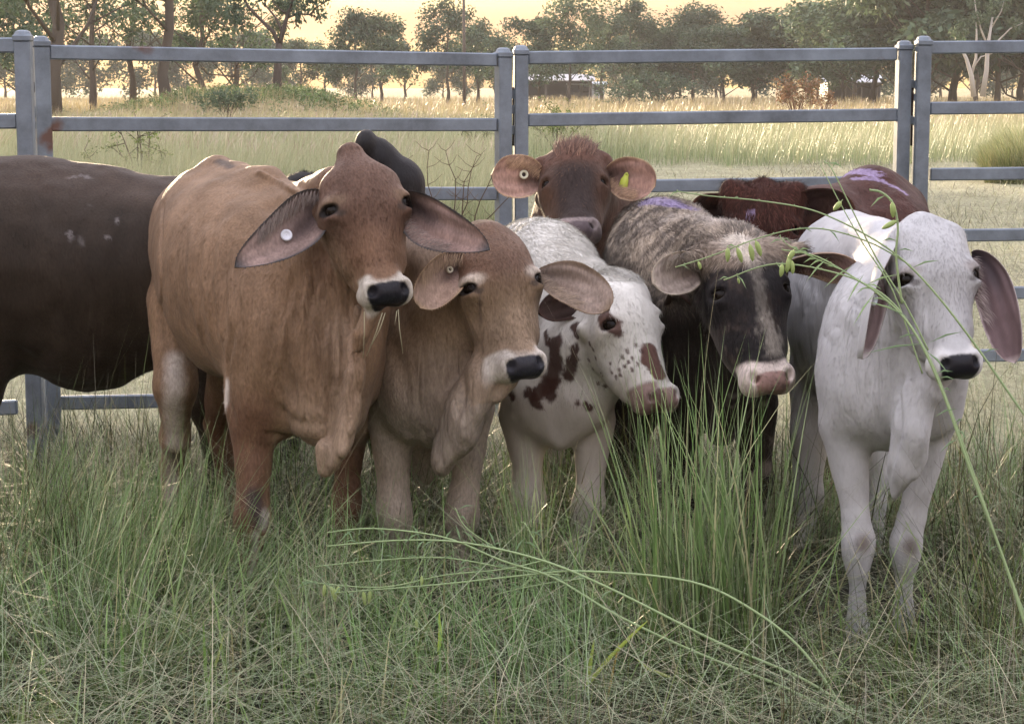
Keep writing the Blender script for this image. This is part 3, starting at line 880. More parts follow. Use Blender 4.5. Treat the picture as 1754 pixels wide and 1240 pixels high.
# --- near grass: thick tangled sward round the animals
def near_grass():
    out = []
    GC = [(.15, .19, .055), (.20, .235, .09), (.32, .30, .16), (.42, .36, .19), (.085, .105, .03), (.24, .28, .13)]
    n = 47000
    Y = 4.0 + 4.9 * rng.random(n) ** 1.15
    X = (rng.random(n) * 2 - 1) * (Y * .275 + .15)
    nn = fbm(np.stack([X, Y, 0 * X], 1), 1.5, 3, 5) * 1.6
    keep = rng.random(n) < np.clip(.75 + .6 * nn - .45 * sstep(7.0, 8.6, Y), .10, 1)
    X, Y, nn = X[keep], Y[keep], nn[keep]; n = len(X)
    far = sstep(6.2, 8.2, Y)
    L = (.15 + .50 * rng.random(n) ** 1.6) * (1 + .75 * nn) * (1 - .45 * far)
    pxx = 877 + FPX * X / Y; L *= 1 - .6 * sstep(1330, 1420, pxx) * sstep(1720, 1650, pxx) * sstep(5.0, 5.4, Y) * sstep(6.5, 6.1, Y)
    L *= 1 - .38 * sstep(5.1, 4.6, Y); L *= 1 - .4 * sstep(480, 560, pxx) * sstep(1120, 1040, pxx) * sstep(4.6, 4.8, Y) * sstep(5.5, 5.25, Y)
    # blades comb the same way inside a patch, as trodden grass does
    az = 2.2 * fbm(np.stack([X, Y, 0 * X], 1), 1.1, 2, 31) * 3.1 + rng.normal(0, .75, n) + 3.14 * (rng.random(n) < .2)
    lean = np.abs(rng.normal(.80, .48, n))
    bend = rng.normal(.55, .6, n)
    dark = (rng.random(n) < .62)[:, None]
    c0 = pick(rng, n, GC, [3, 4, 3, 2, 3, 3]) * (1 + .35 * np.clip(nn, -1, 1))[:, None]; c0 = np.where(dark, c0 * .17, c0 * .42); c1 = np.where(dark, c0 * 2.2, c0 * 2.6)  # dark roots, bright tips: shade deep in the sward painted into the blades
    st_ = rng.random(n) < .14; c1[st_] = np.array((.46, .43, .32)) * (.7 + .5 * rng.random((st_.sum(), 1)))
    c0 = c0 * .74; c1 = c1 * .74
    w = (.0020 + .0042 * rng.random(n) ** 2) * (1 + .35 * sstep(5.4, 4.5, Y))
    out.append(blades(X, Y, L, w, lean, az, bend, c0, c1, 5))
    # long thin lodged stems lying over the sward
    n = 10000
    Y = 4.0 + 4.4 * rng.random(n); X = (rng.random(n) * 2 - 1) * (Y * .275 + .2)
    pxx = 877 + FPX * X / Y; k = ~((pxx > 500) & (pxx < 1720) & (Y > 4.7) & (Y < 6.3) & ((pxx > 1300) | (Y < 5.3)) & (rng.random(n) < .75)); X, Y = X[k], Y[k]; n = len(X)
    z = gz(X, Y) + .05 + .20 * rng.random(n) * sstep(8.3, 6.5, Y)
    c = pick(rng, n, [(.44, .41, .27), (.25, .33, .18), (.36, .40, .25), (.14, .18, .08)], [3, 3, 3, 1])
    out.append(blades(X, Y, .3 + .6 * rng.random(n) ** 1.5, .0015 + .0012 * rng.random(n), 1.15 + .35 * rng.random(n), rng.random(n) * 6.283,
                      rng.normal(.25, .35, n), c * .62, c * .9, 5, z0=z))
    # broad soft leaves
    n = 5200
    Y = 4.05 + 3.6 * rng.random(n) ** 1.2; X = (rng.random(n) * 2 - 1) * (Y * .275 + .15); nn = vnoise(np.stack([X, Y, 0 * X], 1), 1.9, 44)
    k = nn + .25 * sstep(.2, -1.0, X) > -.05; X, Y = X[k], Y[k]; n = len(X)
    c = pick(rng, n, [(.15, .24, .07), (.20, .28, .10), (.11, .18, .05), (.34, .33, .17)], [3, 3, 2, 1])
    out.append(blades(X, Y, (.2 + .34 * rng.random(n)) * (1 - .35 * sstep(5.0, 4.5, Y)), .0045 + .0045 * rng.random(n), np.abs(rng.normal(.4, .35, n)), rng.random(n) * 6.283,
                      rng.normal(.9, .5, n), c * .42, c * 1.1, 6))
    # upright fresh blades
    n = 9000
    Y = 4.1 + 4.0 * rng.random(n); X = (rng.random(n) * 2 - 1) * (Y * .275 + .15)
    nn = vnoise(np.stack([X, Y, 0 * X], 1), 2.3, 15); k = nn > .05; X, Y = X[k], Y[k]; n = len(X)
    c = pick(rng, n, [(.12, .22, .07), (.17, .27, .11), (.22, .30, .17)], [3, 3, 2])
    out.append(blades(X, Y, .22 + .26 * rng.random(n), .0026 + .0026 * rng.random(n), np.abs(rng.normal(.15, .2, n)), rng.random(n) * 6.283,
                      rng.normal(.45, .4, n), c * .8, c * 1.35, 5))
    return out
def join(parts):
    V = []; F = []; C = []; n = 0
    for v, f, c in parts: V.append(v); F.append(f + n); C.append(c); n += len(v)
    return np.concatenate(V), np.concatenate(F), np.concatenate(C)
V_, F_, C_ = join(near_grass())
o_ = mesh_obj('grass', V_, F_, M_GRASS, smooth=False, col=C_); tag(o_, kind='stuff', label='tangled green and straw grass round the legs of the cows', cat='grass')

# --- mown field behind the fence: short pale stubble and raked wisps
n = 60000
X, Y, px = scatter(rng, n, 8.3, 46)
k = (Y < 20) | (px > 820) | (rng.random(n) < .4); X, Y = X[k], Y[k]; n = len(X)
c = pick(rng, n, [(.48, .47, .30), (.36, .39, .23), (.56, .52, .35), (.26, .29, .17)], [4, 4, 3, 2])
V_, F_, C_ = blades(X, Y, .07 + .10 * rng.random(n) + .001 * Y, .0035 * (Y / 9), np.abs(rng.normal(1.0, .35, n)), rng.random(n) * 6.283, rng.normal(.3, .3, n), c * .75, c * 1.2, 2)
o_ = mesh_obj('mown_grass', V_, F_, M_GRASS, smooth=False, col=C_); tag(o_, kind='stuff', label='short pale mown grass on the field behind the fence', cat='grass')
# --- raked heaps of hay: soft low humps on the mown strip
hv = []
for i in range(90):
    X, Y, px = scatter(rng, 1, 14, 42, px0=850)
    m = 90; r = .25 + .5 * rng.random(); 
    x = X + rng.normal(0, r, m) ; y = Y + rng.normal(0, r * .5, m)
    c = pick(rng, m, [(.24, .23, .15), (.16, .16, .10), (.30, .29, .20)], [3, 2, 2])
    hv.append(blades(x, y, .2 + .2 * rng.random(m), .008 * (Y / 25) + 0 * x, rng.normal(1.2, .25, m), rng.random(m) * 6.283, rng.normal(.3, .3, m), c * .8, c, 2, z0=gz(x, y) + .10 * rng.random(m)))
V_, F_, C_ = join(hv)
o_ = mesh_obj('raked_hay', V_, F_, M_GRASS, smooth=False, col=C_); tag(o_, kind='stuff', label='loose wisps of raked hay lying on the mown strip', cat='hay')

# --- tall standing grass of the paddock
def tall_grass():
    out = []
    n = 190000
    X, Y, px = scatter(rng, n, 19, 260)
    edge = np.where(px < 860, 21 + 4 * vnoise(np.stack([px / 90, 0 * px, 0 * px], 1), 1.0, 3), 41 + 1.5 * vnoise(np.stack([px / 60, 0 * px, 0 * px], 1), 1.0, 4))
    edge = np.where((px > 1680), 37 - (px - 1680) * .05, edge)
    k = Y > edge; X, Y, px = X[k], Y[k], px[k]; n = len(X)
    g = vnoise(np.stack([X, Y, 0 * X], 1), .35, 8); g2 = vnoise(np.stack([X, Y * .6, 0 * X], 1), 1.3, 9)
    L = (.62 + .3 * rng.random(n)) * (1 + .22 * g + .15 * g2)
    far = sstep(45, 110, Y)[:, None]
    gr = pick(rng, n, [(.21, .29, .13), (.28, .34, .18), (.35, .37, .22)], [3, 4, 3])
    st = pick(rng, n, [(.42, .41, .25), (.47, .43, .28), (.38, .37, .22), (.31, .36, .20)], [4, 3, 2, 3])
    gold = pick(rng, n, [(.48, .37, .20), (.42, .33, .18), (.36, .32, .18)], [4, 3, 2])  # far blades turn gold: low sunlight painted into their colour
    c0 = gr * (1 - .6 * far) + gold * .6 * far
    c1 = st * (1 - far) + gold * far
    w = .010 * (Y / 40) * (.6 + .8 * rng.random(n))
    w = np.minimum(w, .05)
    out.append(blades(X, Y, L, w, np.abs(rng.normal(.10, .12, n)), rng.normal(.2, 1.2, n), rng.normal(.55, .35, n), c0, c1, 3))
    # pale seed heads
    n = 17000
    X, Y, px = scatter(rng, n, 19, 120)
    k = (Y > np.where(px < 860, 24, 44)) & (vnoise(np.stack([X, Y, 0 * X], 1), .30, 18) > .0); X, Y = X[k], Y[k]; n = len(X)
    c = pick(rng, n, [(.46, .39, .29), (.42, .32, .26), (.44, .41, .29)], [3, 2, 2])
    out.append(blades(X, Y, .22 + .1 * rng.random(n), .014 * (Y / 40), .2 + .3 * rng.random(n), rng.normal(.2, .9, n), .6 + .4 * rng.random(n), c, c * 1.1, 2, z0=gz(X, Y) + .55 + .2 * rng.random(n)))
    # tall clump at the right margin
    n = 5000
    px = 1685 + 90 * rng.random(n); Y = 33 + 5 * rng.random(n); X = (px - 877) / FPX * Y
    gr = pick(rng, n, [(.24, .28, .12), (.36, .34, .17), (.17, .20, .09)], [3, 3, 2])
    out.append(blades(X, Y, .7 + .5 * rng.random(n) * sstep(1680, 1740, px), .010 + 0 * X, np.abs(rng.normal(.25, .2, n)), 3.1 + rng.normal(0, .9, n), rng.normal(.8, .3, n), gr * .8, gr * 1.2, 3))
    return out
V_, F_, C_ = join(tall_grass())
o_ = mesh_obj('tall_grass', V_, F_, M_GRASS, smooth=False, col=C_); tag(o_, kind='stuff', label='tall seeding grass standing in the paddock beyond the fence', cat='grass')
print('grass', time.time() - T0)

# ------------------------------------------------------------------ steel yard panels
def steel_mat():
    m, t, b = mat_new('galvanised_steel', .5)
    L = t.links; b.inputs['Metallic'].default_value = .35; b.inputs['Specular IOR Level'].default_value = .5
    at = N(t, 'ShaderNodeVertexColor', layer_name='Col'); tc = N(t, 'ShaderNodeTexCoord')
    n1 = N(t, 'ShaderNodeTexNoise'); n1.inputs['Scale'].default_value = 5; n1.inputs['Detail'].default_value = 8; n1.inputs['Roughness'].default_value = .7
    L.new(tc.outputs['Object'], n1.inputs['Vector'])
    r = N(t, 'ShaderNodeMapRange'); r.inputs[1].default_value = .3; r.inputs[2].default_value = .7; r.inputs[3].default_value = .62; r.inputs[4].default_value = 1.35
    L.new(n1.outputs[0], r.inputs[0])
    v = N(t, 'ShaderNodeVectorMath', operation='SCALE'); L.new(at.outputs[0], v.inputs[0]); L.new(r.outputs[0], v.inputs['Scale'])
    n2 = N(t, 'ShaderNodeTexNoise'); n2.inputs['Scale'].default_value = 3.1; n2.inputs['Detail'].default_value = 6
    L.new(tc.outputs['Object'], n2.inputs['Vector'])
    r2 = N(t, 'ShaderNodeMapRange'); r2.inputs[1].default_value = .66; r2.inputs[2].default_value = .72
    L.new(n2.outputs[0], r2.inputs[0])
    mx = N(t, 'ShaderNodeMix', data_type='RGBA'); mx.inputs[7].default_value = (.13, .075, .06, 1)
    L.new(r2.outputs[0], mx.inputs[0]); L.new(v.outputs[0], mx.inputs[6]); L.new(mx.outputs[2], b.inputs['Base Color'])
    r3 = N(t, 'ShaderNodeMapRange'); r3.inputs[3].default_value = .38; r3.inputs[4].default_value = .62
    L.new(n1.outputs[0], r3.inputs[0]); L.new(r3.outputs[0], b.inputs['Roughness'])
    bu = N(t, 'ShaderNodeBump'); bu.inputs['Strength'].default_value = .08; L.new(n1.outputs[0], bu.inputs['Height']); L.new(bu.outputs[0], b.inputs['Normal'])
    return m
M_STEEL = steel_mat()
M_RUST = mat_new('rusty_iron', .8)[0]
M_RUST.node_tree.nodes['Principled BSDF'].inputs['Base Color'].default_value = (.05, .035, .03, 1)
SC = (.175, .21, .25, 1)

def frame_from(a, b):
    d = b - a; L = np.linalg.norm(d); d = d / L
    s = np.cross(d, [0, 0, 1.0]); s /= np.linalg.norm(s); u = np.cross(s, d)
    M = np.eye(4); M[:3, 0] = d; M[:3, 1] = s; M[:3, 2] = u; M[:3, 3] = a
    return M, L

def yard_panel(pxa, Ya, topa, pxb, Yb, topb, rails, label, postA=True, postB=True, wpost=.066):
    """rails: list of (px0, py0, px1, py1) centre lines seen in the photo"""
    A0 = P(pxa, 150, Ya); B0 = P(pxb, 150, Yb)
    root = empty('yard_panel', ((A0[0] + B0[0]) / 2, (Ya + Yb) / 2, 0)); tag(root, label, 'fence panel', 'steel cattle yard panels')
    off = np.array(root.location)
    dirv = B0 - A0; dirv[2] = 0; dirv /= np.linalg.norm(dirv); nrm = np.array([-dirv[1], dirv[0], 0])
    for (px_, Y_, top, on) in ((pxa, Ya, topa, postA), (pxb, Yb, topb, postB)):
        if not on: continue
        c = P(px_, 150, Y_); zt = P(px_, top, Y_)[2]
        M = np.eye(4); M[:3, 0] = dirv; M[:3, 1] = nrm; M[:3, 3] = [c[0] - off[0], c[1] - off[1], 0]
        mb = MB(); h = wpost / 2
        mb.box((-h, -h, -.05), (h, h, zt - .045), SC, .005, M); po = mb.build('post', M_STEEL, root)
        mc = MB()
        q = h + .004
        mc.box((-q, -q, zt - .0455), (q, q, zt - .020), SC, .004, M)
        # domed octagonal cap
        ang = np.arange(8) / 8 * 2 * np.pi + np.pi / 8
        ring = lambda r, z: np.stack([r * np.cos(ang), r * np.sin(ang), 0 * ang + z], 1)
        Vc = np.vstack([ring(q * 1.02, zt - .0215), ring(q * .82, zt - .006), ring(q * .45, zt)]) @ M[:3, :3].T + M[:3, 3]
        Q = [(k * 8 + j, k * 8 + (j + 1) % 8, (k + 1) * 8 + (j + 1) % 8, (k + 1) * 8 + j) for k in range(2) for j in range(8)]
        mc.add(Vc, Q, [(16, 16 + j, 16 + j + 1) for j in range(1, 7)], SC)
        mc.build('post_cap', M_STEEL, po)
    for (x0, y0, x1, y1) in rails:
        def YY(px_): # depth on the panel line for a pixel column
            lo, hi = min(Ya, Yb) - .6, max(Ya, Yb) + .6
            best = np.linspace(lo, hi, 400)
            p = (px_ - 877) / FPX * best; 
            e = np.abs((p - A0[0]) * dirv[1] - (best - A0[1]) * dirv[0]); return best[e.argmin()]
        a = P(x0, y0, YY(x0)) - off; b = P(x1, y1, YY(x1)) - off
        M, Lr = frame_from(a, b)
        mb = MB(); mb.box((0, -.017, -.031), (Lr, .017, .031), SC, .006, M)
        mb.build('rail', M_STEEL, root)
    return root
p1 = yard_panel(42, 8.2, 52, -860, 8.1, 60, [(-840, 76, 30, 78), (-840, 212, 30, 208), (-840, 345, 30, 336), (-840, 470, 30, 458), (-840, 600, 30, 580), (-840, 735, 30, 697)],
           'steel yard panel cut off by the left edge, ending at the leftmost post')
p2 = yard_panel(72, 8.57, 62, 862, 9.45, 82, [(84, 90, 850, 103), (84, 213, 850, 214), (84, 331, 850, 332), (84, 448, 850, 446), (84, 568, 850, 560), (84, 690, 850, 676)],
           'long steel yard panel behind the two brown brahmans, rust on its top rail')
p3 = yard_panel(892, 9.5, 78, 1547, 9.75, 70, [(904, 99.5, 1536, 93), (904, 206, 1536, 197), (904, 322, 1536, 312), (904, 430, 1536, 421), (904, 540, 1536, 531), (904, 655, 1536, 645)],
           'steel yard panel in the middle, behind the cow that looks over the backs')
p4 = yard_panel(1580, 9.7, 62, 2240, 9.9, 60, [(1592, 82, 2228, 76), (1592, 186, 2228, 180), (1592, 299, 2228, 292), (1592, 404, 2228, 396), (1592, 503, 2228, 496), (1592, 610, 2228, 602)],
           'steel yard panel at the right edge, behind the white brahman')
# rust patches and lugs
def lug(panel, px0, px1, py, Y, hgt=15, mat=M_STEEL, name='lug'):
    off = np.array(panel.location); a = P(px0, py + hgt / 2, Y) - off; b = P(px1, py - hgt / 2, Y) - off
    mb = MB(); mb.box((a[0], a[1] - .008, a[2]), (b[0], a[1] + .008, b[2]), SC if mat is M_STEEL else (.05, .035, .03, 1), .002)
    return mb.build(name, mat, panel)
lug(p3, 873, 884, 162, 9.49); lug(p3, 873, 884, 188, 9.49); lug(p3, 873, 884, 223, 9.49)
lug(p3, 1558, 1572, 144, 9.75, 14); lug(p3, 1558, 1572, 206, 9.75, 14)
lug(p2, 58, 64, 150, 8.56, 18, M_RUST, 'hinge'); lug(p2, 57, 65, 192, 8.56, 20)
lug(p2, 57, 65, 215, 8.56, 12)
lug(p3, 1560, 1576, 166, 9.74, 12, M_RUST, 'hinge')
mb = MB(); off_ = np.array(p3.location)
mb.tube([P(879, 150, 9.5) - off_, P(880, 200, 9.5) - off_, P(879, 250, 9.5) - off_], .006, 6, (.05, .035, .03, 1)); mb.build('latch_pin', M_RUST, p3, True)
mb = MB(); mb.tube([P(1563, 140, 9.76) - off_, P(1562, 200, 9.76) - off_, P(1561, 250, 9.76) - off_], .006, 6, (.05, .035, .03, 1)); mb.build('latch_pin', M_RUST, p3, True)
# ------------------------------------------------------------------ trees
M_BARK = leaf_material('bark', .0, .9)
def leaf_cards(rng, centers, radii, n, size, aspect=.42, hang=.6, cols=None, squash=.75):
    k = rng.integers(0, len(centers), n)
    d = rng.normal(0, 1, (n, 3)); d /= np.linalg.norm(d, axis=1)[:, None]
    r = rng.random(n) ** .45
    pos = centers[k] + d * (r * radii[k])[:, None] * np.array([1, 1, squash])
    a = rng.normal(0, 1, (n, 3)); a[:, 2] = a[:, 2] * .6 - hang; a /= np.linalg.norm(a, axis=1)[:, None]
    b = rng.normal(0, 1, (n, 3)); b -= a * (a * b).sum(1)[:, None]; b /= np.linalg.norm(b, axis=1)[:, None]
    s = size * (.6 + .8 * rng.random(n)); l = s[:, None] * a; w = (s * aspect)[:, None] * b
    V = np.stack([pos, pos + l * .5 + w * .5, pos + l, pos + l * .5 - w * .5], 1).reshape(-1, 3)
    F = np.arange(n * 4).reshape(-1, 4)
    cl = rng.random(len(centers))[k]
    col = np.array(cols)[rng.integers(0, len(cols), n)] * (.75 + .5 * rng.random((n, 1))) * (.8 + .4 * cl[:, None])
    C = np.ones((n, 4, 4)); C[:, :, :3] = col[:, None, :]
    return V, F, C.reshape(-1, 4)

GUM = [(.050, .088, .055), (.066, .108, .068), (.084, .126, .08), (.038, .068, .044)]
PALE = [(.10, .15, .085), (.08, .125, .074), (.125, .168, .105)]
def make_tree(seed, H, spread, crown0=.35, n=3000, leaf=.34, trunk_r=.18, cols=GUM, fork=.3, limbs=9, clump=.16, bark=(.10, .085, .07, 1), bare=0.0, lean=0.0, shape=1.0, nsub=3):
    """returns (trunk mesh builder, crown arrays) round the origin"""
    r = np.random.default_rng(seed)
    mb = MB()
    top = np.array([lean * H, 0, H * .86])
    k = 7; tr = np.array([[0, 0, -.2]] + [[lean * H * (i / k) ** 1.5 + r.normal(0, .012) * H, r.normal(0, .012) * H, H * .86 * i / k] for i in range(1, k + 1)])
    rad = trunk_r * (1 - np.linspace(0, 1, k + 1)) ** .8 + .03; rad[0] *= 1.35
    mb.tube(tr, rad, 7, bark)
    cen = []; rd = []
    for i in range(limbs):
        t = crown0 * .75 + (1 - crown0 * .75) * ((i + r.random()) / limbs)
        j = t * k; a = tr[int(min(j, k - 1))] * (1 - j % 1) + tr[min(int(j) + 1, k)] * (j % 1)
        az = i * 2.4 + r.normal(0, .5)
        prof = math.sin(min(1, max(.12, (1.08 - t) / (1 - crown0 * .6))) * math.pi * .62) ** shape
        ln = spread * (.45 + .75 * r.random()) * prof
        el = .35 + .75 * r.random()
        e = a + np.array([math.cos(az) * ln, math.sin(az) * ln, ln * el * .9 + .05 * H])
        mid = (a + e) / 2 + np.array([0, 0, -.10 * ln]) + r.normal(0, .05, 3) * ln
        rr = trunk_r * .42 * (1 - t * .6)
        mb.tube([a, mid, e], [rr, rr * .6, .02], 5, bark)
        if r.random() < bare: 
            for q in range(3):
                tw = e + r.normal(0, .25, 3) * ln; mb.tube([mid, (mid + tw) / 2 + r.normal(0, .05, 3), tw], [rr * .4, rr * .25, .012], 4, bark)
            continue
        for q in range(nsub):
            c = e + r.normal(0, .30, 3) * spread * .55 * (q > 0); c[2] = min(c[2], H)
            if q: mb.tube([mid, (mid * .4 + c * .6) + r.normal(0, .04, 3) * H * .3, c], [rr * .45, rr * .28, .012], 4, bark)
            cen.append(c); rd.append(H * clump * (.65 + .8 * r.random()))
    cen.append(top + np.array([0, 0, H * .04])); rd.append(H * clump * .8)
    cen = np.array(cen); rd = np.array(rd)
    return mb, leaf_cards(r, cen, rd, n, leaf, cols=cols)

TREE_N = [0]
PROTO = {}
def tree(px, Y, H, label, proto=None, name='gum_tree', group='trees along the far side of the paddock', rz=0.0, z=None, sx=1.0, **kw):
    x = (px - 877) / FPX * Y
    if proto is not None and proto in PROTO:
        src, H0 = PROTO[proto]
        s = H / H0
        root = empty(name, (x, Y, 0), rz); root.scale = (s * sx, s * sx, s)
        for ch in src.children:
            c = ch.copy(); COL.objects.link(c); c.parent = root
    else:
        mb, (V, F, C) = make_tree(H=H, **kw)
        root = empty(name, (x, Y, 0), rz)
        mb.build('trunk', M_BARK, root, True)
        mesh_obj('crown', V, F, M_FOL, root, False, C)
        if proto is not None: PROTO[proto] = (root, H)
    tag(root, label, 'tree', group)
    return root

# left mass of near, dark gums against the low sun
LG = 'dark gums massed at the upper left'
for i, (px, Y, H, sp, sd, lab, kw) in enumerate([
    (-60, 105, 13, 4.2, 1, 'dark gum cut off by the left edge of the picture', dict(trunk_r=.30)),
    (95, 92, 18, 5.0, 2, 'dark gum with a thick trunk seen just right of the doubled posts at far left', dict(trunk_r=.34)),
    (165, 118, 14, 4.4, 3, 'leafy gum with a low crown, second to the right of the doubled posts', dict(crown0=.15)),
    (232, 125, 16, 4.6, 4, 'tall gum with leaves down to the grass, left of the straight dark trunk', dict(crown0=.2)),
    (296, 96, 18, 5.0, 5, 'gum with a tall straight dark trunk and thin crown in the left tree mass', dict(trunk_r=.26, crown0=.3)),
    (350, 120, 12, 4.0, 6, 'round leafy gum between the straight dark trunk and the forked tree', dict(crown0=.12)),
    (408, 128, 9, 3.6, 7, 'low bushy gum just left of the forked tree', dict(crown0=.1)),
    (38, 130, 9, 3.6, 8, 'leafy gum filling the gap behind the first steel post', dict(crown0=.12))]):
    k2 = dict(n=7000, leaf=.30, crown0=.16, limbs=15, clump=.085, cols=PALE, fork=.3); k2.update(kw)
    tree(px, Y, H, lab, group=LG, rz=i * 1.3, spread=sp, seed=sd, **k2)
# forked gum with bare limbs
root = empty('forked_gum_tree', ((475 - 877) / FPX * 100, 100, 0)); tag(root, 'forked gum with mostly bare limbs standing alone against the yellow sky', 'tree')
off = np.array(root.location); mb = MB(); bk = (.085, .07, .062, 1)
def bp(*q): return [P(a, b, 100 + (c if len(t_) > 2 else 0)) - off for t_ in q for a, b, c in [tuple(t_) + (0,) * (3 - len(t_))]]
mb.tube(bp((474, 168), (475, 130), (477, 95), (478, 75)), [.26, .21, .18, .17], 8, bk)
mb.tube(bp((478, 78), (468, 55), (447, 35), (425, 12), (412, -15)), [.14, .11, .09, .07, .05], 6, bk)
mb.tube(bp((478, 78), (486, 50), (492, 28), (500, 5), (504, -30)), [.15, .12, .10, .08, .06], 6, bk)
mb.tube(bp((483, 60), (478, 42), (470, 28), (455, 10), (450, -20)), [.08, .07, .055, .045, .03], 5, bk)
mb.tube(bp((490, 32), (510, 24), (530, 26), (552, 33)), [.07, .055, .04, .02], 5, bk)
mb.tube(bp((530, 26), (545, 12), (560, 2), (578, -8)), [.04, .03, .025, .015], 5, bk)
mb.tube(bp((492, 26), (482, 18), (470, 8), (460, -12)), [.06, .045, .03, .02], 5, bk)
mb.tube(bp((500, 6), (515, -6), (532, -16)), [.05, .035, .02], 5, bk)
mb.build('trunk', M_BARK, root, True)
r_ = np.random.default_rng(3)
cs = np.array([np.array(q) for q in bp((405, 8), (408, -10), (420, -20), (500, -8), (515, -5), (540, -12), (548, 20), (512, 22), (536, 3), (452, -12), (470, -20), (560, -6), (398, 30), (508, 28))]); 
V_, F_, C_ = leaf_cards(r_, cs, np.full(len(cs), .42), 900, .26, cols=GUM, hang=1.2, squash=1.3)
mesh_obj('crown', V_, F_, M_FOL, root, False, C_)

# middle: open-crowned gums at 170-230 m
MG = 'open-crowned gums across the middle of the tree line'
mid = [(520, 210, 6.0, 3.2, 'low pale gum to the right of the forked gum'), (560, 230, 5.6, 3.0, 'short pale gum, second to the right of the forked gum'),
       (612, 190, 9.0, 2.8, 'gum with a tall ragged crown, left one of the pair left of the power pole'), (655, 190, 8.2, 3.2, 'gum with a wide ragged crown, right one of the pair left of the power pole'),
       (695, 220, 6.0, 2.6, 'small gum between the ragged pair and the power pole'), (768, 190, 9.4, 3.2, 'gum with a tall rounded crown just left of the power pole'),
       (818, 200, 8.0, 2.8, 'leaning gum just right of the power pole'), (850, 220, 6.8, 3.0, 'low gum right of the power pole, behind the post tops'),
       (925, 190, 8.4, 3.4, 'gum with a domed crown above the open shed'), (975, 185, 9.4, 3.6, 'big domed gum right above the open shed'),
       (1030, 200, 8.0, 3.4, 'gum just right of the open shed'), (1078, 205, 10.6, 2.8, 'gum whose rounded top rises highest right of the shed')]
for i, (px, Y, H, sp, lab) in enumerate(mid):
    tree(px, Y, H, lab, group=MG, rz=i * 1.7, spread=sp, seed=40 + i, n=5200, leaf=.36, crown0=.22, trunk_r=.14, clump=.135, limbs=11, cols=GUM if i % 3 else PALE)
RG = 'dense gums along the right half of the tree line'
right = [(1125, 215, 8.6, 4.0, .1, 'p1'), (1185, 210, 10.8, 3.2, .25, 'p2'), (1150, 235, 8.0, 4.2, .1, 'p3'), (1235, 205, 7.8, 4.0, .1, 'p1'), (1285, 190, 9.0, 4.6, .12, 'p4'), (1345, 190, 8.8, 4.6, .1, 'p4'),
         (1395, 205, 9.2, 3.6, .2, 'p2'), (1440, 185, 10.0, 4.2, .15, 'p5'), (1490, 165, 10.8, 4.4, .15, 'p5'), (1530, 175, 11.5, 4.6, .12, 'p3'), (1580, 150, 12.0, 4.4, .2, 'p5'), (1625, 160, 12.5, 4.6, .15, 'p4'),
         (1700, 150, 12.5, 4.6, .2, 'p5'), (1745, 155, 11.5, 4.2, .15, 'p3'), (1790, 150, 12.5, 4.5, .2, 'p4'), (1560, 200, 9.5, 4.6, .1, 'p1'), (1665, 190, 10, 4.6, .1, 'p1'), (1460, 215, 9, 4.6, .1, 'p1'), (1060, 240, 6.6, 4.0, .1, 'p1'), (1100, 225, 7.5, 3.6, .2, 'p3')]
for i, (px, Y, H, sp, c0, pr) in enumerate(right):
    H *= (.82 + .16 * float(sstep(1400, 1560, px))) * (1 + .13 * math.sin(i * 2.7)); sx_t = 1 + .22 * math.sin(i * 4.1)
    tree(px, Y, H, 'dense grey-green gum in the right half of the distant tree line', proto=pr, group=RG, rz=i * 2.1, spread=sp, seed=80 + i, n=13000, leaf=.36, crown0=c0, trunk_r=.15, clump=.165, limbs=16,
         cols=PALE if pr in ('p5',) else GUM, sx=sx_t)
# second, farther row that closes the gaps
BG = 'small far gums that close the gaps of the tree line'
for i in range(34):
    px = (-60 + i * 80 + 20 * math.sin(i * 3.3)) if i < 24 else (1010 + (i - 24) * 78 + 30 * math.sin(i * 2.3))
    tree(px, 300 + 12 * math.sin(i), (5.6 if 440 < px < 1000 else 8.0) + 1.3 * math.sin(i * 2.2), 'small far-off gum showing low between the nearer trunks of the tree line', proto='far', group=BG, rz=i * 1.1, spread=4.2, seed=200, n=6000, leaf=.55,
         crown0=.08, trunk_r=.15, clump=.18, limbs=14, cols=GUM)
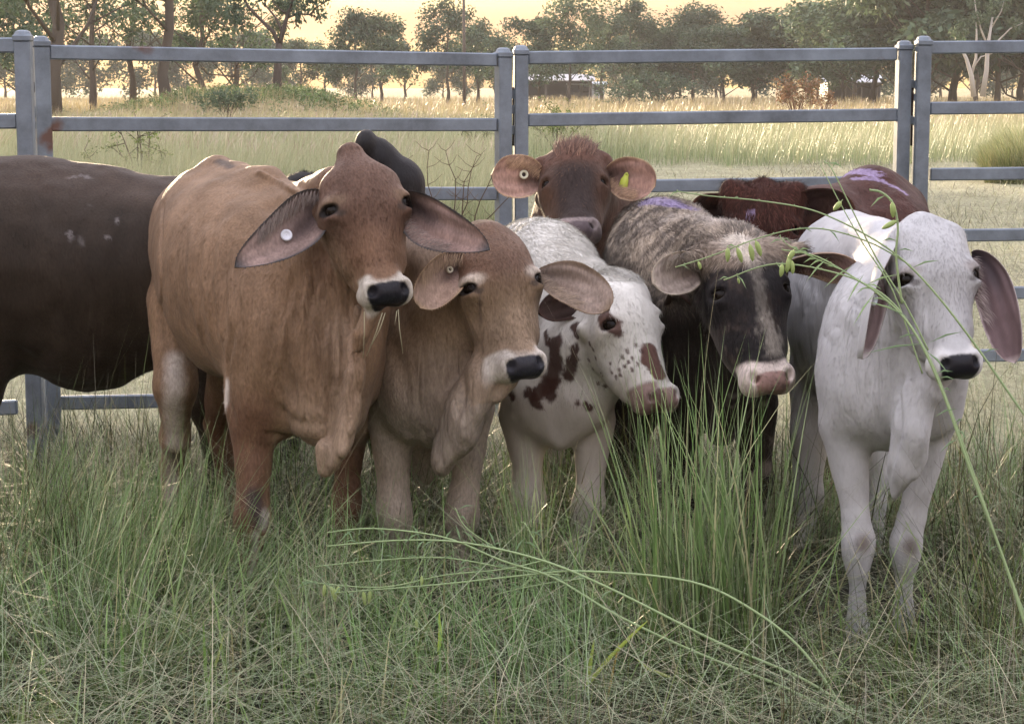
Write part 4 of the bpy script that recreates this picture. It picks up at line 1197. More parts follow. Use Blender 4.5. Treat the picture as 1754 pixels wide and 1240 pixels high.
# two white-barked gums at the right
for j, (pts, lab) in enumerate([([(1668, 166), (1664, 130), (1655, 100), (1640, 70)], 'white-barked gum with bare forking limbs, left one of two near the right edge'),
                                ([(1683, 166), (1690, 120), (1692, 80), (1700, 30)], 'white-barked gum with bare limbs, right one of two near the right edge')]):
    Yw = 132; root = empty('white_gum_tree', ((pts[0][0] - 877) / FPX * Yw, Yw, 0)); tag(root, lab, 'tree', 'two white-barked gums')
    off = np.array(root.location); q = lambda *a: [P(x_, y_, Yw) - off for x_, y_ in a]; mb = MB(); wb = (.42, .40, .37, 1)
    mb.tube(q(*pts), [.20, .16, .12, .07], 6, wb)
    if j == 0:
        mb.tube(q((1664, 130), (1672, 100), (1673, 60), (1672, 38)), [.11, .09, .07, .04], 5, wb); mb.tube(q((1655, 100), (1650, 85), (1645, 92)), [.06, .05, .02], 5, wb)
        mb.tube(q((1666, 118), (1680, 98), (1700, 92)), [.07, .05, .03], 5, wb)
        cs = np.array(q((1640, 55), (1650, 45), (1672, 30)))
    else:
        mb.tube(q((1692, 80), (1680, 50), (1672, 20), (1668, -10)), [.08, .06, .05, .03], 5, wb); mb.tube(q((1690, 100), (1710, 70), (1730, 50), (1752, 40)), [.08, .06, .04, .02], 5, wb)
        mb.tube(q((1697, 50), (1715, 20), (1722, -5)), [.06, .04, .03], 5, wb)
        cs = np.array(q((1668, 0), (1700, 10), (1722, 5), (1740, 40), (1690, 30)))
    mb.build('trunk', M_BARK, root, True)
    V_, F_, C_ = leaf_cards(np.random.default_rng(5 + j), cs, np.full(len(cs), .5), 500, .26, cols=PALE, hang=1.1, squash=1.2)
    mesh_obj('crown', V_, F_, M_FOL, root, False, C_)

# ------------------------------------------------------------------ low shrubs and scrub
def shrub(px, Y, H, W, label, cols, n=900, leaf=.12, name='shrub', seed=1, density=1.0, stems=9, stemc=(.09, .07, .05, 1), z0=0.0, cl=.14):
    r = np.random.default_rng(seed); x = (px - 877) / FPX * Y
    root = empty(name, (x, Y, float(gz(np.array([x]), np.array([Y]))[0]))); tag(root, label, 'shrub')
    mb = MB(); cs = []
    for i in range(stems):
        az = r.random() * 6.28; sp = W * (.3 + .7 * r.random()) ; h = H * (.55 + .45 * r.random())
        e = np.array([math.cos(az) * sp, math.sin(az) * sp * .6, h]); m = e * np.array([.4, .4, .6]) + r.normal(0, .04, 3)
        mb.tube([[0, 0, -.05], m, e], [.016 * H + .004, .008 * H + .002, .003], 4, stemc)
        for q in range(3):
            t = .45 + .55 * r.random(); b = m * (1 - t) + e * t; e2 = b + r.normal(0, .16, 3) * max(W, H) + np.array([0, 0, .05 * H])
            mb.tube([b, (b + e2) / 2 + r.normal(0, .02, 3), e2], [.006 * H, .004 * H, .002], 4, stemc); cs.append(e2); cs.append((b + e2) / 2)
        cs.append(e)
    mb.build('stems', M_BARK, root, True)
    cs = np.array(cs)
    V, F, C = leaf_cards(r, cs, np.full(len(cs), cl * max(H, W)), n, leaf, cols=cols, hang=.2)
    mesh_obj('foliage', V, F, M_FOL, root, False, C)
YG = [(.16, .22, .06), (.12, .18, .05), (.20, .24, .08)]
shrub(245, 26, 1.15, .75, 'wispy yellow-green shrub in the tall grass at left, behind the top two rails', YG, 700, .045, seed=1, stems=12, cl=.07)
shrub(955, 46, 1.1, 1.1, 'feathery green shrub in the paddock just right of the doubled middle posts', YG, 1500, .06, seed=2, stems=14, cl=.10)
shrub(815, 40, .95, .7, 'thin green shrub in the paddock just left of the doubled middle posts', YG, 300, .05, seed=3, stems=9, cl=.08)
shrub(1360, 88, 1.75, 1.2, 'rusty-red dry shrub in the paddock, the larger of two', [(.24, .13, .075), (.19, .11, .06), (.15, .12, .06)], 1800, .12, seed=4, stems=14, stemc=(.16, .09, .06, 1))
shrub(1409, 92, 1.5, .5, 'narrow rusty shrub just right of the larger rusty-red one', [(.24, .14, .08), (.17, .11, .06)], 700, .11, seed=5, stems=8, stemc=(.16, .09, .06, 1))
shrub(1230, 70, .62, .26, 'small dark bush standing in the golden grass right of centre', [(.09, .10, .035), (.12, .12, .04)], 900, .08, seed=6, stems=8, cl=.22)
shrub(1130, 62, .5, .8, 'sprawling thin green weed in the golden grass behind the top rail', YG, 260, .06, seed=8, stems=8, cl=.08)
shrub(395, 84, 1.3, 1.2, 'rounded dark green bush at the foot of the left trees', PALE, 1000, .16, seed=9, stems=12, cl=.22)
shrub(1130, 170, 2.6, 3.5, 'broad low grey-green bush under the trees right of the shed', GUM, 1500, .28, seed=10, stems=12, cl=.2)
shrub(1060, 150, 1.9, 2.4, 'low olive bush at the field edge just right of the shed', PALE, 1200, .22, seed=12, stems=12, cl=.2)
# bare twiggy weed by the fence
root = empty('dry_weed', tuple(P(800, 700, 8.95) * np.array([1, 1, 0]))); tag(root, 'bare twiggy dry weed growing up through the rails left of the middle posts', 'weed')
off = np.array(root.location); mb = MB(); r_ = np.random.default_rng(12)
for i in range(9):
    x0 = 785 + r_.normal(0, 16); pts = [(x0, 420)]; a = r_.normal(0, .35)
    for q in range(6): a += r_.normal(0, .28); pts.append((pts[-1][0] + 26 * math.sin(a), pts[-1][1] - 26 * math.cos(a) * (.9 + .3 * r_.random())))
    W_ = [P(u, v, 8.98 + .01 * i) - off for u, v in pts]; W_[0][2] = 0
    mb.tube(W_, np.linspace(.0035, .0012, len(W_)), 4, (.10, .07, .05, 1))
    for q in range(2, 7):
        for s in (-1, 1):
            if r_.random() < .6:
                b = pts[q]; e = (b[0] + s * (12 + 16 * r_.random()), b[1] - 8 - 14 * r_.random())
                mb.tube([P(*b, 8.98 + .01 * i) - off, P((b[0] + e[0]) / 2, (b[1] + e[1]) / 2 + 3, 8.98 + .01 * i) - off, P(*e, 8.99 + .01 * i) - off], [.0016, .0013, .0009], 3, (.12, .09, .06, 1))
mb.build('twigs', M_BARK, root, True)
# green scrub over the mound left of centre: cannot be counted
r_ = np.random.default_rng(15); n = 260
cx = -13 + r_.normal(0, 3.6, n); cy = 97 + r_.normal(0, 5, n); cz = gz(cx, cy) + .25
V_, F_, C_ = leaf_cards(r_, np.stack([cx, cy, cz], 1), .35 + .35 * r_.random(n), 12000, .16, cols=[(.13, .20, .08), (.17, .23, .10), (.10, .15, .06)], hang=-.3)
o_ = mesh_obj('scrub', V_, F_, M_FOL, None, False, C_); tag(o_, kind='stuff', label='green scrub covering the low mound under the forked gum', cat='scrub')

# ------------------------------------------------------------------ power pole, sheds
M_PAINT, t_, b_ = mat_new('painted_sheet', .55); a_ = N(t_, 'ShaderNodeVertexColor', layer_name='Col'); t_.links.new(a_.outputs[0], b_.inputs['Base Color'])
Yp = 150; xp = (796 - 877) / FPX * Yp
root = empty('power_pole', (xp, Yp, 0)); tag(root, 'tall thin timber power pole rising out of the frame among the middle trees', 'pole')
mb = MB(); mb.tube([[0, 0, -.3], [0, 0, 4], [-.03, 0, 9.5]], [.13, .12, .09], 8, (.10, .085, .075, 1)); mb.build('shaft', M_BARK, root, True)
mb = MB(); mb.box((-.9, -.06, 8.95), (.9, .06, 9.08), (.10, .085, .07, 1), .01); mb.build('crossarm', M_BARK, root)
def shed(px, Y, w, d, h, rise, label, roofc, wallc, open_front=True, lean_to=None, name='shed'):
    x = (px - 877) / FPX * Y; root = empty(name, (x, Y, 0)); tag(root, label, 'shed' if name == 'shed' else 'house')
    mb = MB(); t = .12
    mb.box((-w / 2, d / 2 - t, -.2), (w / 2, d / 2, h), wallc); mb.box((-w / 2, -d / 2, -.2), (-w / 2 + t, d / 2 - t - .003, h), wallc); mb.box((w / 2 - t, -d / 2, -.2), (w / 2, d / 2 - t - .003, h), wallc)
    if not open_front: mb.box((-w / 2 + t + .003, -d / 2, -.2), (w / 2 - t - .003, -d / 2 + t, h), wallc)
    mb.build('wall', M_PAINT, root)
    mb = MB(); e = .45
    Vr = np.array([[-w / 2 - e, -d / 2 - e, h + .01], [w / 2 + e, -d / 2 - e, h + .01], [w / 2 + e, 0, h + rise], [-w / 2 - e, 0, h + rise], [w / 2 + e, d / 2 + e, h + .01], [-w / 2 - e, d / 2 + e, h + .01]])
    Vr = np.vstack([Vr, Vr + [0, 0, .10]])
    mb.add(Vr, [(0, 1, 2, 3), (3, 2, 4, 5), (6, 9, 8, 7), (9, 11, 10, 8), (0, 6, 7, 1), (5, 4, 10, 11)], [(0, 3, 9)] * 0, roofc); mb.add(Vr, [(0, 3, 9, 6), (3, 5, 11, 9), (1, 7, 8, 2), (2, 8, 10, 4)], (), roofc)
    mb.build('roof', M_PAINT, root)
    if open_front:
        for q in range(4):
            m = MB(); u = -w / 2 + .3 + q * (w - .6) / 3; m.box((u - .08, -d / 2 + .05, -.2), (u + .08, -d / 2 + .21, h - .01), (.12, .11, .10, 1)); m.build('column', M_PAINT, root)
    else:
        for q in range(3):
            u = -w / 2 + w * (q + .5) / 3; m = MB(); m.box((u - .55, -d / 2 - .04, .9), (u + .55, -d / 2 + .01, 2.1), (.03, .035, .04, 1), .01); wn = m.build('window', M_PAINT, root)
            m = MB(); m.box((u - .62, -d / 2 - .06, .82), (u + .62, -d / 2 - .002, .895), (.5, .5, .5, 1), .01); m.build('sill', M_PAINT, wn)
    return root
sh_ = shed(952, 262, 9.0, 8, 2.4, .8, 'open-fronted dark shed with a pale roof under the trees right of the middle posts', (.42, .42, .42, 1), (.10, .09, .085, 1))
shed(1003, 268, 4.6, 5, 1.9, .35, 'small pale blue-grey lean-to shed beside the dark open shed', (.45, .50, .54, 1), (.38, .42, .46, 1), open_front=False)
shed(1450, 230, 6.0, 6, 2.1, .8, 'pale house with a light roof half hidden in the trees right of centre', (.5, .52, .56, 1), (.10, .10, .11, 1), name='house')
# ------------------------------------------------------------------ evening haze
mb = MB(); mb.box((-260, -12, -1.5), (260, 420, 34)); hz = mb.build('haze', None); 
hm = bpy.data.materials.new('haze_air'); hm.use_nodes = True; ht = hm.node_tree; ht.nodes.clear()
pv_ = N(ht, 'ShaderNodeVolumePrincipled'); pv_.inputs['Color'].default_value = (1, .96, .88, 1); pv_.inputs['Density'].default_value = .00038; pv_.inputs['Anisotropy'].default_value = 0
ho = N(ht, 'ShaderNodeOutputMaterial'); ht.links.new(pv_.outputs[0], ho.inputs['Volume']); hz.data.materials.append(hm); tag(hz, kind='stuff')
print('trees', time.time() - T0)
def pad_coords(y, z):
    return (y - .030) * .62 + (z + .278) * -.78, (y - .030) * -.78 + (z + .278) * -.62
def nose_pad(x, y, z, nz, sx=1.0, sz=1.0):
    """mask of the bare nose leather: a trapezoid on the slanting end of the muzzle"""
    pt, pn = pad_coords(y, z)
    hw = (.054 - .014 * sstep(-.01, .045, pt)) * sx
    d = (np.abs(x / hw) ** 3.2 + np.abs((pt - .006) / (.050 * sz)) ** 3.2) ** (1 / 3.2) + .045 * nz
    return sstep(1.05, .95, d) * (pn > -.06)
def brahman_face(s, V, L, C, inh, nose=(.012, .012, .016), muz=(.62, .58, .52), ring=(.4, .34, .27), mzr=1.0, ringa=.75):
    x, y, z = L[:, 0], L[:, 1], L[:, 2]
    nz = fbm(V, 90, 3, 3); nz2 = fbm(V, 28, 3, 5)
    # pale muzzle: band round the nose leather
    pt, pn = pad_coords(y, z)
    mp = sstep(-.070, -.050, pt + .010 * nz2 - .012 * sstep(.05, .02, np.abs(x))) * sstep(.10, .075, y) * sstep(-.20, -.215, z) * sstep(.080, .058, pt) * inh * mzr
    C[:, :3] = C[:, :3] * (1 - mp[:, None]) + np.array(muz) * mp[:, None]
    mp = mp * (1 - .55 * sstep(-.035, -.06, pt)) * (.45 + .55 * sstep(.02, .055, np.abs(x)))
    npad = nose_pad(x, y, z, nz) * inh
    C[:, :3] = C[:, :3] * (1 - npad[:, None]) + np.array(nose) * npad[:, None]
    C[:, 3] = np.where(inh, 1 - .9 * npad, C[:, 3])
    for q in (-1, 1):
        d = np.sqrt(((x - q * .098) / .036) ** 2 + ((z - .020) / .020) ** 2) + .15 * nz
        r = (sstep(1.6, .5, d) * ringa * inh * (y < .09))[:, None]
        C[:, :3] = C[:, :3] * (1 - r) + np.array(ring) * r
        d = np.sqrt(((x - q * .100) / .034) ** 2 + ((z + .001) / .022) ** 2 + ((y - .04) / .05) ** 2) + .12 * nz
        r = (sstep(1.0, .70, d) * inh)[:, None]
        C[:, :3] = C[:, :3] * (1 - r) + np.array((.014, .011, .010)) * r
        d = np.sqrt(((x - q * .078) / .016) ** 2 + ((z + .018) / .010) ** 2) + .2 * nz
        r = (sstep(1.2, .5, d) * .7 * inh * (y < .09))[:, None]
        C[:, :3] = C[:, :3] * (1 - r) + np.array((.05, .04, .035)) * r
    return C

def leg_front(S, sh, kn, hoof, r0, rk, rc, k=.03):
    """sh/kn/hoof pixel points (px,py,Y); radii in px"""
    fx = tuple(np.array(hoof) * .85 + np.array(kn) * .15)
    up = tuple(np.array(sh) * .18 + np.array(kn) * .82)
    dn = tuple(np.array(kn) * .86 + np.array(hoof) * .14)
    dn2 = tuple(np.array(kn) * .72 + np.array(hoof) * .28)
    S.limb([(*sh, r0), (*up, rk * .82), (*kn, rk), (*dn, rk * .86), (*dn2, rc), (*fx, rc)], k)
    S.limb([(*fx, rc * 1.12), (*hoof, rc * 1.25)], k)

# ============================== cow A: big red-brown brahman, third of the picture from the left
A = Cow()
A.seed = 11
A.base = (.182, .116, .070)
A.head(636, 347, 5.80, yaw=21, pitch=22, roll=-5, sc=1.0, xs=1.20, dome=1.05, mz=.84, pz=.030, poll=.95, pw=.06)
S = A.S
yb = 6.5
# barrel, rump, chest
S.e(398, 472, 6.55, 122, 178, .36, .08, roll=0)
S.e(345, 430, 6.75, 82, 140, .30, .08)
S.e(440, 500, 6.32, 110, 170, .28, .08)
S.limb([(376, 292, 6.72, 16), (460, 322, 6.45, 22), (515, 372, 6.3, 24)], .10)      # spine
S.e(374, 290, 6.75, 22, 17, .06, .05)
S.e(632, 610, 6.2, 32, 78, .12, .06)
S.e(620, 540, 6.1, 48, 60, .1, .06)
S.e(300, 420, 7.0, 42, 105, .22, .08)                                              # rump side
S.limb([(300, 520, 6.85, 50), (302, 660, 6.75, 34), (300, 750, 6.85, 24), (296, 800, 6.95, 19), (292, 940, 6.85, 15), (292, 975, 6.8, 19)], .04)
S.limb([(395, 640, 6.95, 40), (372, 720, 7.1, 24), (398, 840, 7.15, 18), (400, 950, 7.1, 17)], .03)
# shoulder, neck, brisket
S.e(470, 590, 6.12, 85, 165, .20, .08)
S.e(560, 610, 6.08, 85, 150, .20, .07)
S.limb([(572, 322, 6.05, 34), (505, 366, 6.35, 48)], .06)
S.limb([(598, 362, 6.08, 62), (545, 430, 6.12, 80), (510, 560, 6.1, 100)], .07)
S.limb([(600, 470, 5.98, 42), (585, 600, 6.0, 58), (560, 700, 6.0, 62)], .06)
# dewlap
ax = (1, .25, 0)
S.limb([(612, 545, 5.86, 24), (608, 640, 5.87, 34), (592, 730, 5.88, 36), (570, 785, 5.9, 24)], .03, ax, 2.5)
S.limb([(606, 690, 5.83, 15), (601, 732, 5.82, 11)], .012); S.limb([(592, 735, 5.84, 14), (586, 772, 5.83, 10)], .012); S.limb([(560, 770, 5.9, 18), (556, 806, 5.9, 12)], .015)
S.limb([(640, 520, 5.78, 20), (618, 575, 5.76, 15), (612, 598, 5.76, 10)], .02, ax, 1.3)
S.limb([(604, 640, 5.84, 16), (598, 720, 5.83, 11), (600, 732, 5.82, 9)], .012)
# fore legs
S.e(440, 690, 6.1, 52, 80, .12, .06)
leg_front(S, (436, 720, 6.08), (432, 885, 6.02), (420, 1040, 6.05), 39, 30, 19)
leg_front(S, (604, 700, 6.34), (592, 865, 6.36), (584, 1000, 6.36), 36, 25, 16)
S.limb([(628, 630, 6.25, 38), (612, 720, 6.3, 34)], .05)
# ears
A.ear([(566, 336, 5.90), (500, 368, 5.82), (455, 415, 5.76), (402, 458, 5.72)], .150, face=(.15, -1, .25), cup=.6, inner=(.235, .17, .15),
      edge=(.05, .052, .055), fringe=1300, fringe_col=(.26, .23, .21), seed=2, belly=-.35, tp=(1.7, .72), peak=.36)
A.ear([(676, 342, 5.94), (735, 362, 5.86), (785, 390, 5.78), (838, 428, 5.74)], .145, face=(-.2, -1, .1), cup=.55, inner=(.27, .185, .16),
      edge=(.05, .052, .055), fringe=1300, fringe_col=(.26, .23, .21), seed=4, belly=.35, tp=(1.8, .7), peak=.4, notch=True)
def coatA(V, px, py, C):
    n = fbm(V, 5, 3, 2)[:, None]; n2 = fbm(V * np.array([1, 1, .4]), 16, 3, 8)[:, None]
    C = C * (1 + .10 * n + .07 * n2)
    red = np.array((.135, .075, .048))
    def mixin(C, a, c): a = np.clip(a, 0, 1)[:, None]; return C * (1 - a) + np.array(c) * a
    C = mixin(C, sstep(700, 640, py) * sstep(500, 560, px) * sstep(520, 440, py) * .75, red)
    C = mixin(C, sstep(600, 800, py + 30 * n[:, 0]) * sstep(470, 520, px) * .7, (.29, .225, .165))
    C = mixin(C, sstep(640, 720, py) * sstep(475, 455, px + .12 * (py - 740)) * (px > 350) * .8, (.115, .060, .037))
    C = mixin(C, sstep(730, 790, py) * (V[:, 1] > 6.2) * (px > 540) * .9, (.115, .060, .037))
    return C
A.coat = coatA
def faceA(V, L, C, inh):
    x, y, z = L[:, 0], L[:, 1], L[:, 2]
    n = fbm(V, 14, 3, 7)
    a = (sstep(-.13, -.03, z + .03 * n) * sstep(.16, .10, y) * inh * .85)[:, None]
    C[:, :3] = C[:, :3] * (1 - a) + np.array((.105, .062, .045)) * a
    a = (sstep(.05, .12, y + .02 * n) * sstep(0.05, 0, z) * inh * .6)[:, None]
    C[:, :3] = C[:, :3] * (1 - a) + np.array((.19, .132, .085)) * a
    return brahman_face(A, V, L, C, inh, muz=(.40, .37, .32), ring=(.22, .155, .10), ringa=.5)
A.facecol = faceA
def hairdir(cow, flow):
    """coat lies down the face on the head and along flow on the body"""
    def fn(V):
        L = cow.w2l(V) if cow.H else V * 0 + 9
        inh = ((np.abs(L[:, 0]) < .14) & (L[:, 1] > -.07) & (L[:, 1] < .2) & (L[:, 2] > -.34) & (L[:, 2] < .22))[:, None]
        fd = (cow.HR @ np.array([0, .15, -1.0]))[None] if cow.H else np.zeros((1, 3))
        return np.where(inh, fd, np.array(flow, float)[None] + .25 * np.stack([fbm(V, 4, 2, 5), 0 * V[:, 0], fbm(V, 4, 2, 6)], 1))
    return fn
def nomuzzle(cow, lim=-.19):
    def fn(V, px, py, Nn):
        if not cow.H: return np.ones(len(V))
        L = cow.w2l(V); return 1.0 - 1.0 * ((np.abs(L[:, 0]) < .14) & (L[:, 2] < lim) & (L[:, 2] > -.36) & (L[:, 1] < .13) & (L[:, 1] > -.08)) - .9999 * ((np.abs(L[:, 2]) < .035) & (np.abs(L[:, 0]) > .06) & (np.abs(L[:, 0]) < .14) & (L[:, 1] < .10) & (L[:, 1] > -.06))
    return fn
A.furs.append(dict(n=52000, len=.013, lift=.10, jit=.13, w=.0008, clump=12, seed=21, dir=hairdir(A, (-.25, .2, -1)), mask=nomuzzle(A)))
A.hh = (.0085, .0055)
for k_, poly in enumerate([[(520, 470), (505, 560), (488, 640)], [(536, 480), (528, 580), (515, 680)], [(551, 500), (548, 600), (545, 700)],
             [(570, 520), (572, 620), (566, 720)], [(585, 540), (588, 640), (575, 740)], [(505, 480), (480, 560), (462, 650)],
             [(490, 500), (468, 570), (450, 640)], [(612, 560), (610, 660), (600, 740)], [(600, 590), (600, 700), (590, 760)]]):
    A.fold(poly, 6, -.008); A.fold([(x + 8, y) for x, y in poly], 5, .006)
A.fold([(400, 560), (392, 620), (392, 690), (405, 730)], 9, -.016)
A.fold([(450, 470), (420, 560), (405, 650)], 26, -.012)
A.fold([(470, 690), (500, 720), (560, 730)], 12, -.012)
A.fold([(452, 740), (490, 745), (540, 755)], 8, -.012)
A.fold([(278, 350), (276, 430), (276, 520), (290, 600)], 7, -.014)
for i in range(7): A.fold([(440 + i * 13, 296 + i * 6), (462 + i * 13, 303 + i * 7)], 5, .016)
for i in range(5): A.fold([(330 + i * 26, 380 + i * 8), (325 + i * 24, 480), (345 + i * 18, 580)], 11, .016)
A.fold([(600, 700), (596, 760), (575, 800)], 7, .012)
A.paint([(300, 620), (297, 700), (300, 760)], 16, (.50, .45, .40), 1.2, .85)
A.paint([(296, 780), (292, 860), (292, 930)], 12, (.34, .30, .27), 1.2, .7)
A.paint([(375, 275), (395, 285)], 9, (.04, .03, .026), 1.2, .8)
A.paint([(436, 852), (440, 880), (446, 893)], 16, (.035, .03, .03), 1.3, .85)
A.paint([(456, 880), (452, 900)], 9, (.35, .32, .30), 1.2, .8)
A.paint([(438, 915), (436, 960), (430, 990)], 6, (.42, .38, .35), 1.2, .8)
A.paint([(388, 655), (388, 700)], 6, (.55, .50, .45), 1.2, .8)
A.paint([(585, 560), (590, 640), (580, 740)], 22, (.34, .25, .18), 1.6, .5)

creases(A, lambda px, py: sstep(455, 500, px) * sstep(440, 500, py + .4 * (px - 520)) * sstep(780, 700, py) * sstep(640, 600, px), amp=.009, fx=24, fz=2.2, seed=3, lean=.12)
def mixc(C, a, c):
    a = np.clip(a, 0, 1)[:, None]
    return C * (1 - a) + np.array(c) * a

# ============================== cow B: tan brahman with lowered head beside A
B = Cow(); B.seed = 23
B.base = (.19, .133, .085)
B.head(868, 480, 5.98, yaw=20, pitch=23, roll=-6, sc=.99, xs=1.16, dome=1.1, poll=1.1, mz=.86, pz=.018, chin=.7)
S = B.S
S.e(700, 560, 6.6, 105, 170, .40, .09)
S.e(730, 440, 6.35, 60, 70, .22, .09)
S.limb([(700, 420, 6.9, 60), (740, 440, 6.45, 68), (835, 455, 6.2, 62)], .08)
S.limb([(835, 460, 6.2, 62), (780, 540, 6.25, 88), (745, 650, 6.25, 92)], .08)
S.e(742, 660, 6.25, 98, 110, .17, .07)
S.e(700, 640, 6.3, 60, 110, .16, .06)
ax = (1, .2, 0)
S.limb([(850, 600, 6.0, 36), (820, 660, 6.0, 44), (790, 720, 6.02, 52), (755, 785, 6.05, 32)], .04, ax, 1.7)
S.limb([(835, 640, 5.97, 24), (818, 700, 5.95, 17), (816, 716, 5.95, 12)], .015)
S.limb([(868, 650, 5.97, 20), (850, 680, 5.96, 13)], .015)
leg_front(S, (668, 690, 6.28), (676, 872, 6.26), (690, 1015, 6.28), 46, 30, 19)
leg_front(S, (815, 700, 6.3), (790, 880, 6.3), (786, 1000, 6.32), 36, 28, 18)
S.limb([(700, 700, 7.0, 60), (720, 800, 7.1, 30), (725, 950, 7.1, 18)], .03)
B.ear([(800, 446, 6.06), (764, 460, 6.0), (742, 490, 5.97), (720, 528, 5.95)], .128, face=(.25, -1, .1), cup=.75, inner=(.36, .26, .21),
      edge=(.40, .29, .19), edge_w=.1, fringe=1000, fringe_col=(.5, .37, .25), canal=(.05, .03, .028), seed=6, peak=.5)
B.ear([(914, 470, 6.10), (972, 476, 6.04), (1010, 498, 5.98), (1044, 530, 5.95)], .135, face=(-.1, -1, .35), cup=.35, inner=(.27, .21, .175),
      edge=(.22, .16, .11), edge_w=.12, fringe=1200, fringe_col=(.36, .28, .20), canal=(.10, .075, .06), seed=7, peak=.5)
def coatB(V, px, py, C):
    n = fbm(V, 5, 3, 12); n2 = fbm(V * np.array([1, 1, .4]), 20, 3, 18)
    C = C * (1 + .12 * n + .10 * n2)[:, None]
    C = mixc(C, sstep(560, 760, py + 50 * n) * .85, (.29, .25, .21))
    C = mixc(C, sstep(520, 420, py + 20 * n) * sstep(780, 720, px) * .6, (.25, .195, .155))
    return C
B.coat = coatB
def faceB(V, L, C, inh):
    x, y, z = L[:, 0], L[:, 1], L[:, 2]
    n = fbm(V, 14, 3, 7)
    a = sstep(-.07, .05, z + .03 * n) * sstep(.17, .10, y) * inh * .9
    C[:, :3] = mixc(C[:, :3], a, (.115, .066, .044))
    a = sstep(-.06, -.12, z + .02 * n) * inh * .6
    C[:, :3] = mixc(C[:, :3], a, (.25, .185, .13))
    for q in (-1, 1):   # white brow streak and tear line
        d = np.sqrt(((x - q * .090) / .030) ** 2 + ((z - .028 - .35 * (q * x - .09)) / .013) ** 2)
        pass
    d = np.abs(x + .078) / .0035 + .5 * n
    C[:, :3] = mixc(C[:, :3], sstep(1.4, .6, d) * sstep(-.115, -.09, z) * sstep(-.01, -.025, z) * inh * (y < .11) * .6, (.07, .05, .04))
    return brahman_face(B, V, L, C, inh, muz=(.42, .385, .34), ring=(.55, .49, .42), nose=(.022, .022, .028))
B.facecol = faceB
creases(B, lambda px, py: sstep(690, 720, px) * sstep(560, 620, py + .3 * (px - 780)) * sstep(810, 760, py) * sstep(860, 820, px), amp=.0055, fx=20, fz=3, seed=13, lean=.1)
B.fold([(700, 735), (720, 770), (735, 800)], 9, -.014)
B.fold([(660, 560), (690, 640), (700, 700)], 18, -.012)
B.fold([(800, 640), (780, 720), (770, 790)], 10, -.012)
B.fold([(770, 620), (750, 700), (742, 780)], 10, .010)

# ============================== cow C: white calf with red-brown spots
Cc = Cow(); Cc.seed = 31; Cc.mat = M_WHITE
Cc.base = (.56, .55, .51)
Cc.head(1097, 545, 6.25, yaw=36, pitch=30, roll=0, sc=.99, xs=1.04, dome=1.0)
S = Cc.S
S.e(930, 500, 7.0, 90, 118, .45, .09)
S.limb([(900, 440, 7.2, 60), (945, 452, 6.9, 56), (1025, 512, 6.55, 52)], .08)
S.limb([(1060, 520, 6.48, 56), (1010, 600, 6.5, 78), (955, 670, 6.55, 88)], .07)
S.e(955, 680, 6.55, 92, 82, .16, .06)
S.limb([(1045, 640, 6.42, 36), (1000, 690, 6.42, 40), (960, 740, 6.45, 30)], .04)
leg_front(S, (898, 710, 6.55), (905, 850, 6.55), (912, 975, 6.55), 44, 27, 17)
leg_front(S, (1018, 720, 6.52), (1008, 860, 6.5), (980, 975, 6.5), 38, 26, 17)
S.limb([(930, 640, 7.5, 50), (940, 780, 7.5, 26), (945, 900, 7.5, 16)], .03)
Cc.ear([(1016, 508, 6.40), (985, 515, 6.42), (955, 525, 6.40), (922, 536, 6.36)], .105, face=(.1, -1, .1), cup=.4, inner=(.035, .02, .016),
      edge=(.05, .025, .018), fringe=400, fringe_col=(.10, .05, .03), seed=8, outer=(.05, .025, .018))
Cc.ear([(1150, 500, 6.42), (1165, 515, 6.46), (1175, 535, 6.5), (1182, 560, 6.55)], .10, face=(-.6, -1, .1), cup=.4, inner=(.05, .03, .022),
      edge=(.05, .025, .018), fringe=0, seed=9, outer=(.05, .025, .018))
def coatC(V, px, py, C):
    n = fbm(V, 6, 3, 22); n2 = fbm(V, 26, 3, 28)
    C = C * (1 + .08 * n + .10 * n2)[:, None]
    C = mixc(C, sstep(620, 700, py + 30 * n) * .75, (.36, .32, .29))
    return C
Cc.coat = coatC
RB = (.045, .018, .013)
for poly, r in [([(952, 590), (950, 640), (938, 672)], 17), ([(985, 600), (975, 640)], 15), ([(905, 672), (918, 690)], 13), ([(940, 655), (925, 670)], 18),
                ([(990, 690)], 9), ([(1003, 690), (1010, 698)], 8), ([(935, 570), (940, 585)], 8), ([(870, 660), (880, 680)], 9), ([(985, 560), (990, 575)], 9)]:
    Cc.paint(poly, r * .80, RB, .45, .95, 1.0, 32)
Cc.paint([(1036, 545), (1052, 560)], 17, (.065, .028, .02), .35, .95, .8, 40)
Cc.paint([(1036, 553), (1044, 556)], 10, (.16, .09, .07), .6, .5)
Cc.paint([(1112, 602), (1120, 618), (1128, 636)], 17, (.075, .028, .02), .2, .95, .55, 40)
for q in [(1074, 600), (1083, 612), (1092, 622), (1070, 626), (1060, 632), (1045, 622), (1030, 640), (1020, 612), (1016, 598), (1008, 615), (1062, 640),
          (1082, 632), (1088, 590), (1098, 600), (1076, 618), (1024, 655), (1036, 660), (1015, 630), (1047, 636), (1066, 610), (1055, 645), (1010, 588)]:
    Cc.paint([q, (q[0] + 1, q[1] + 3)], 2.8, (.06, .03, .025), .8, .85, 1.1, 110)
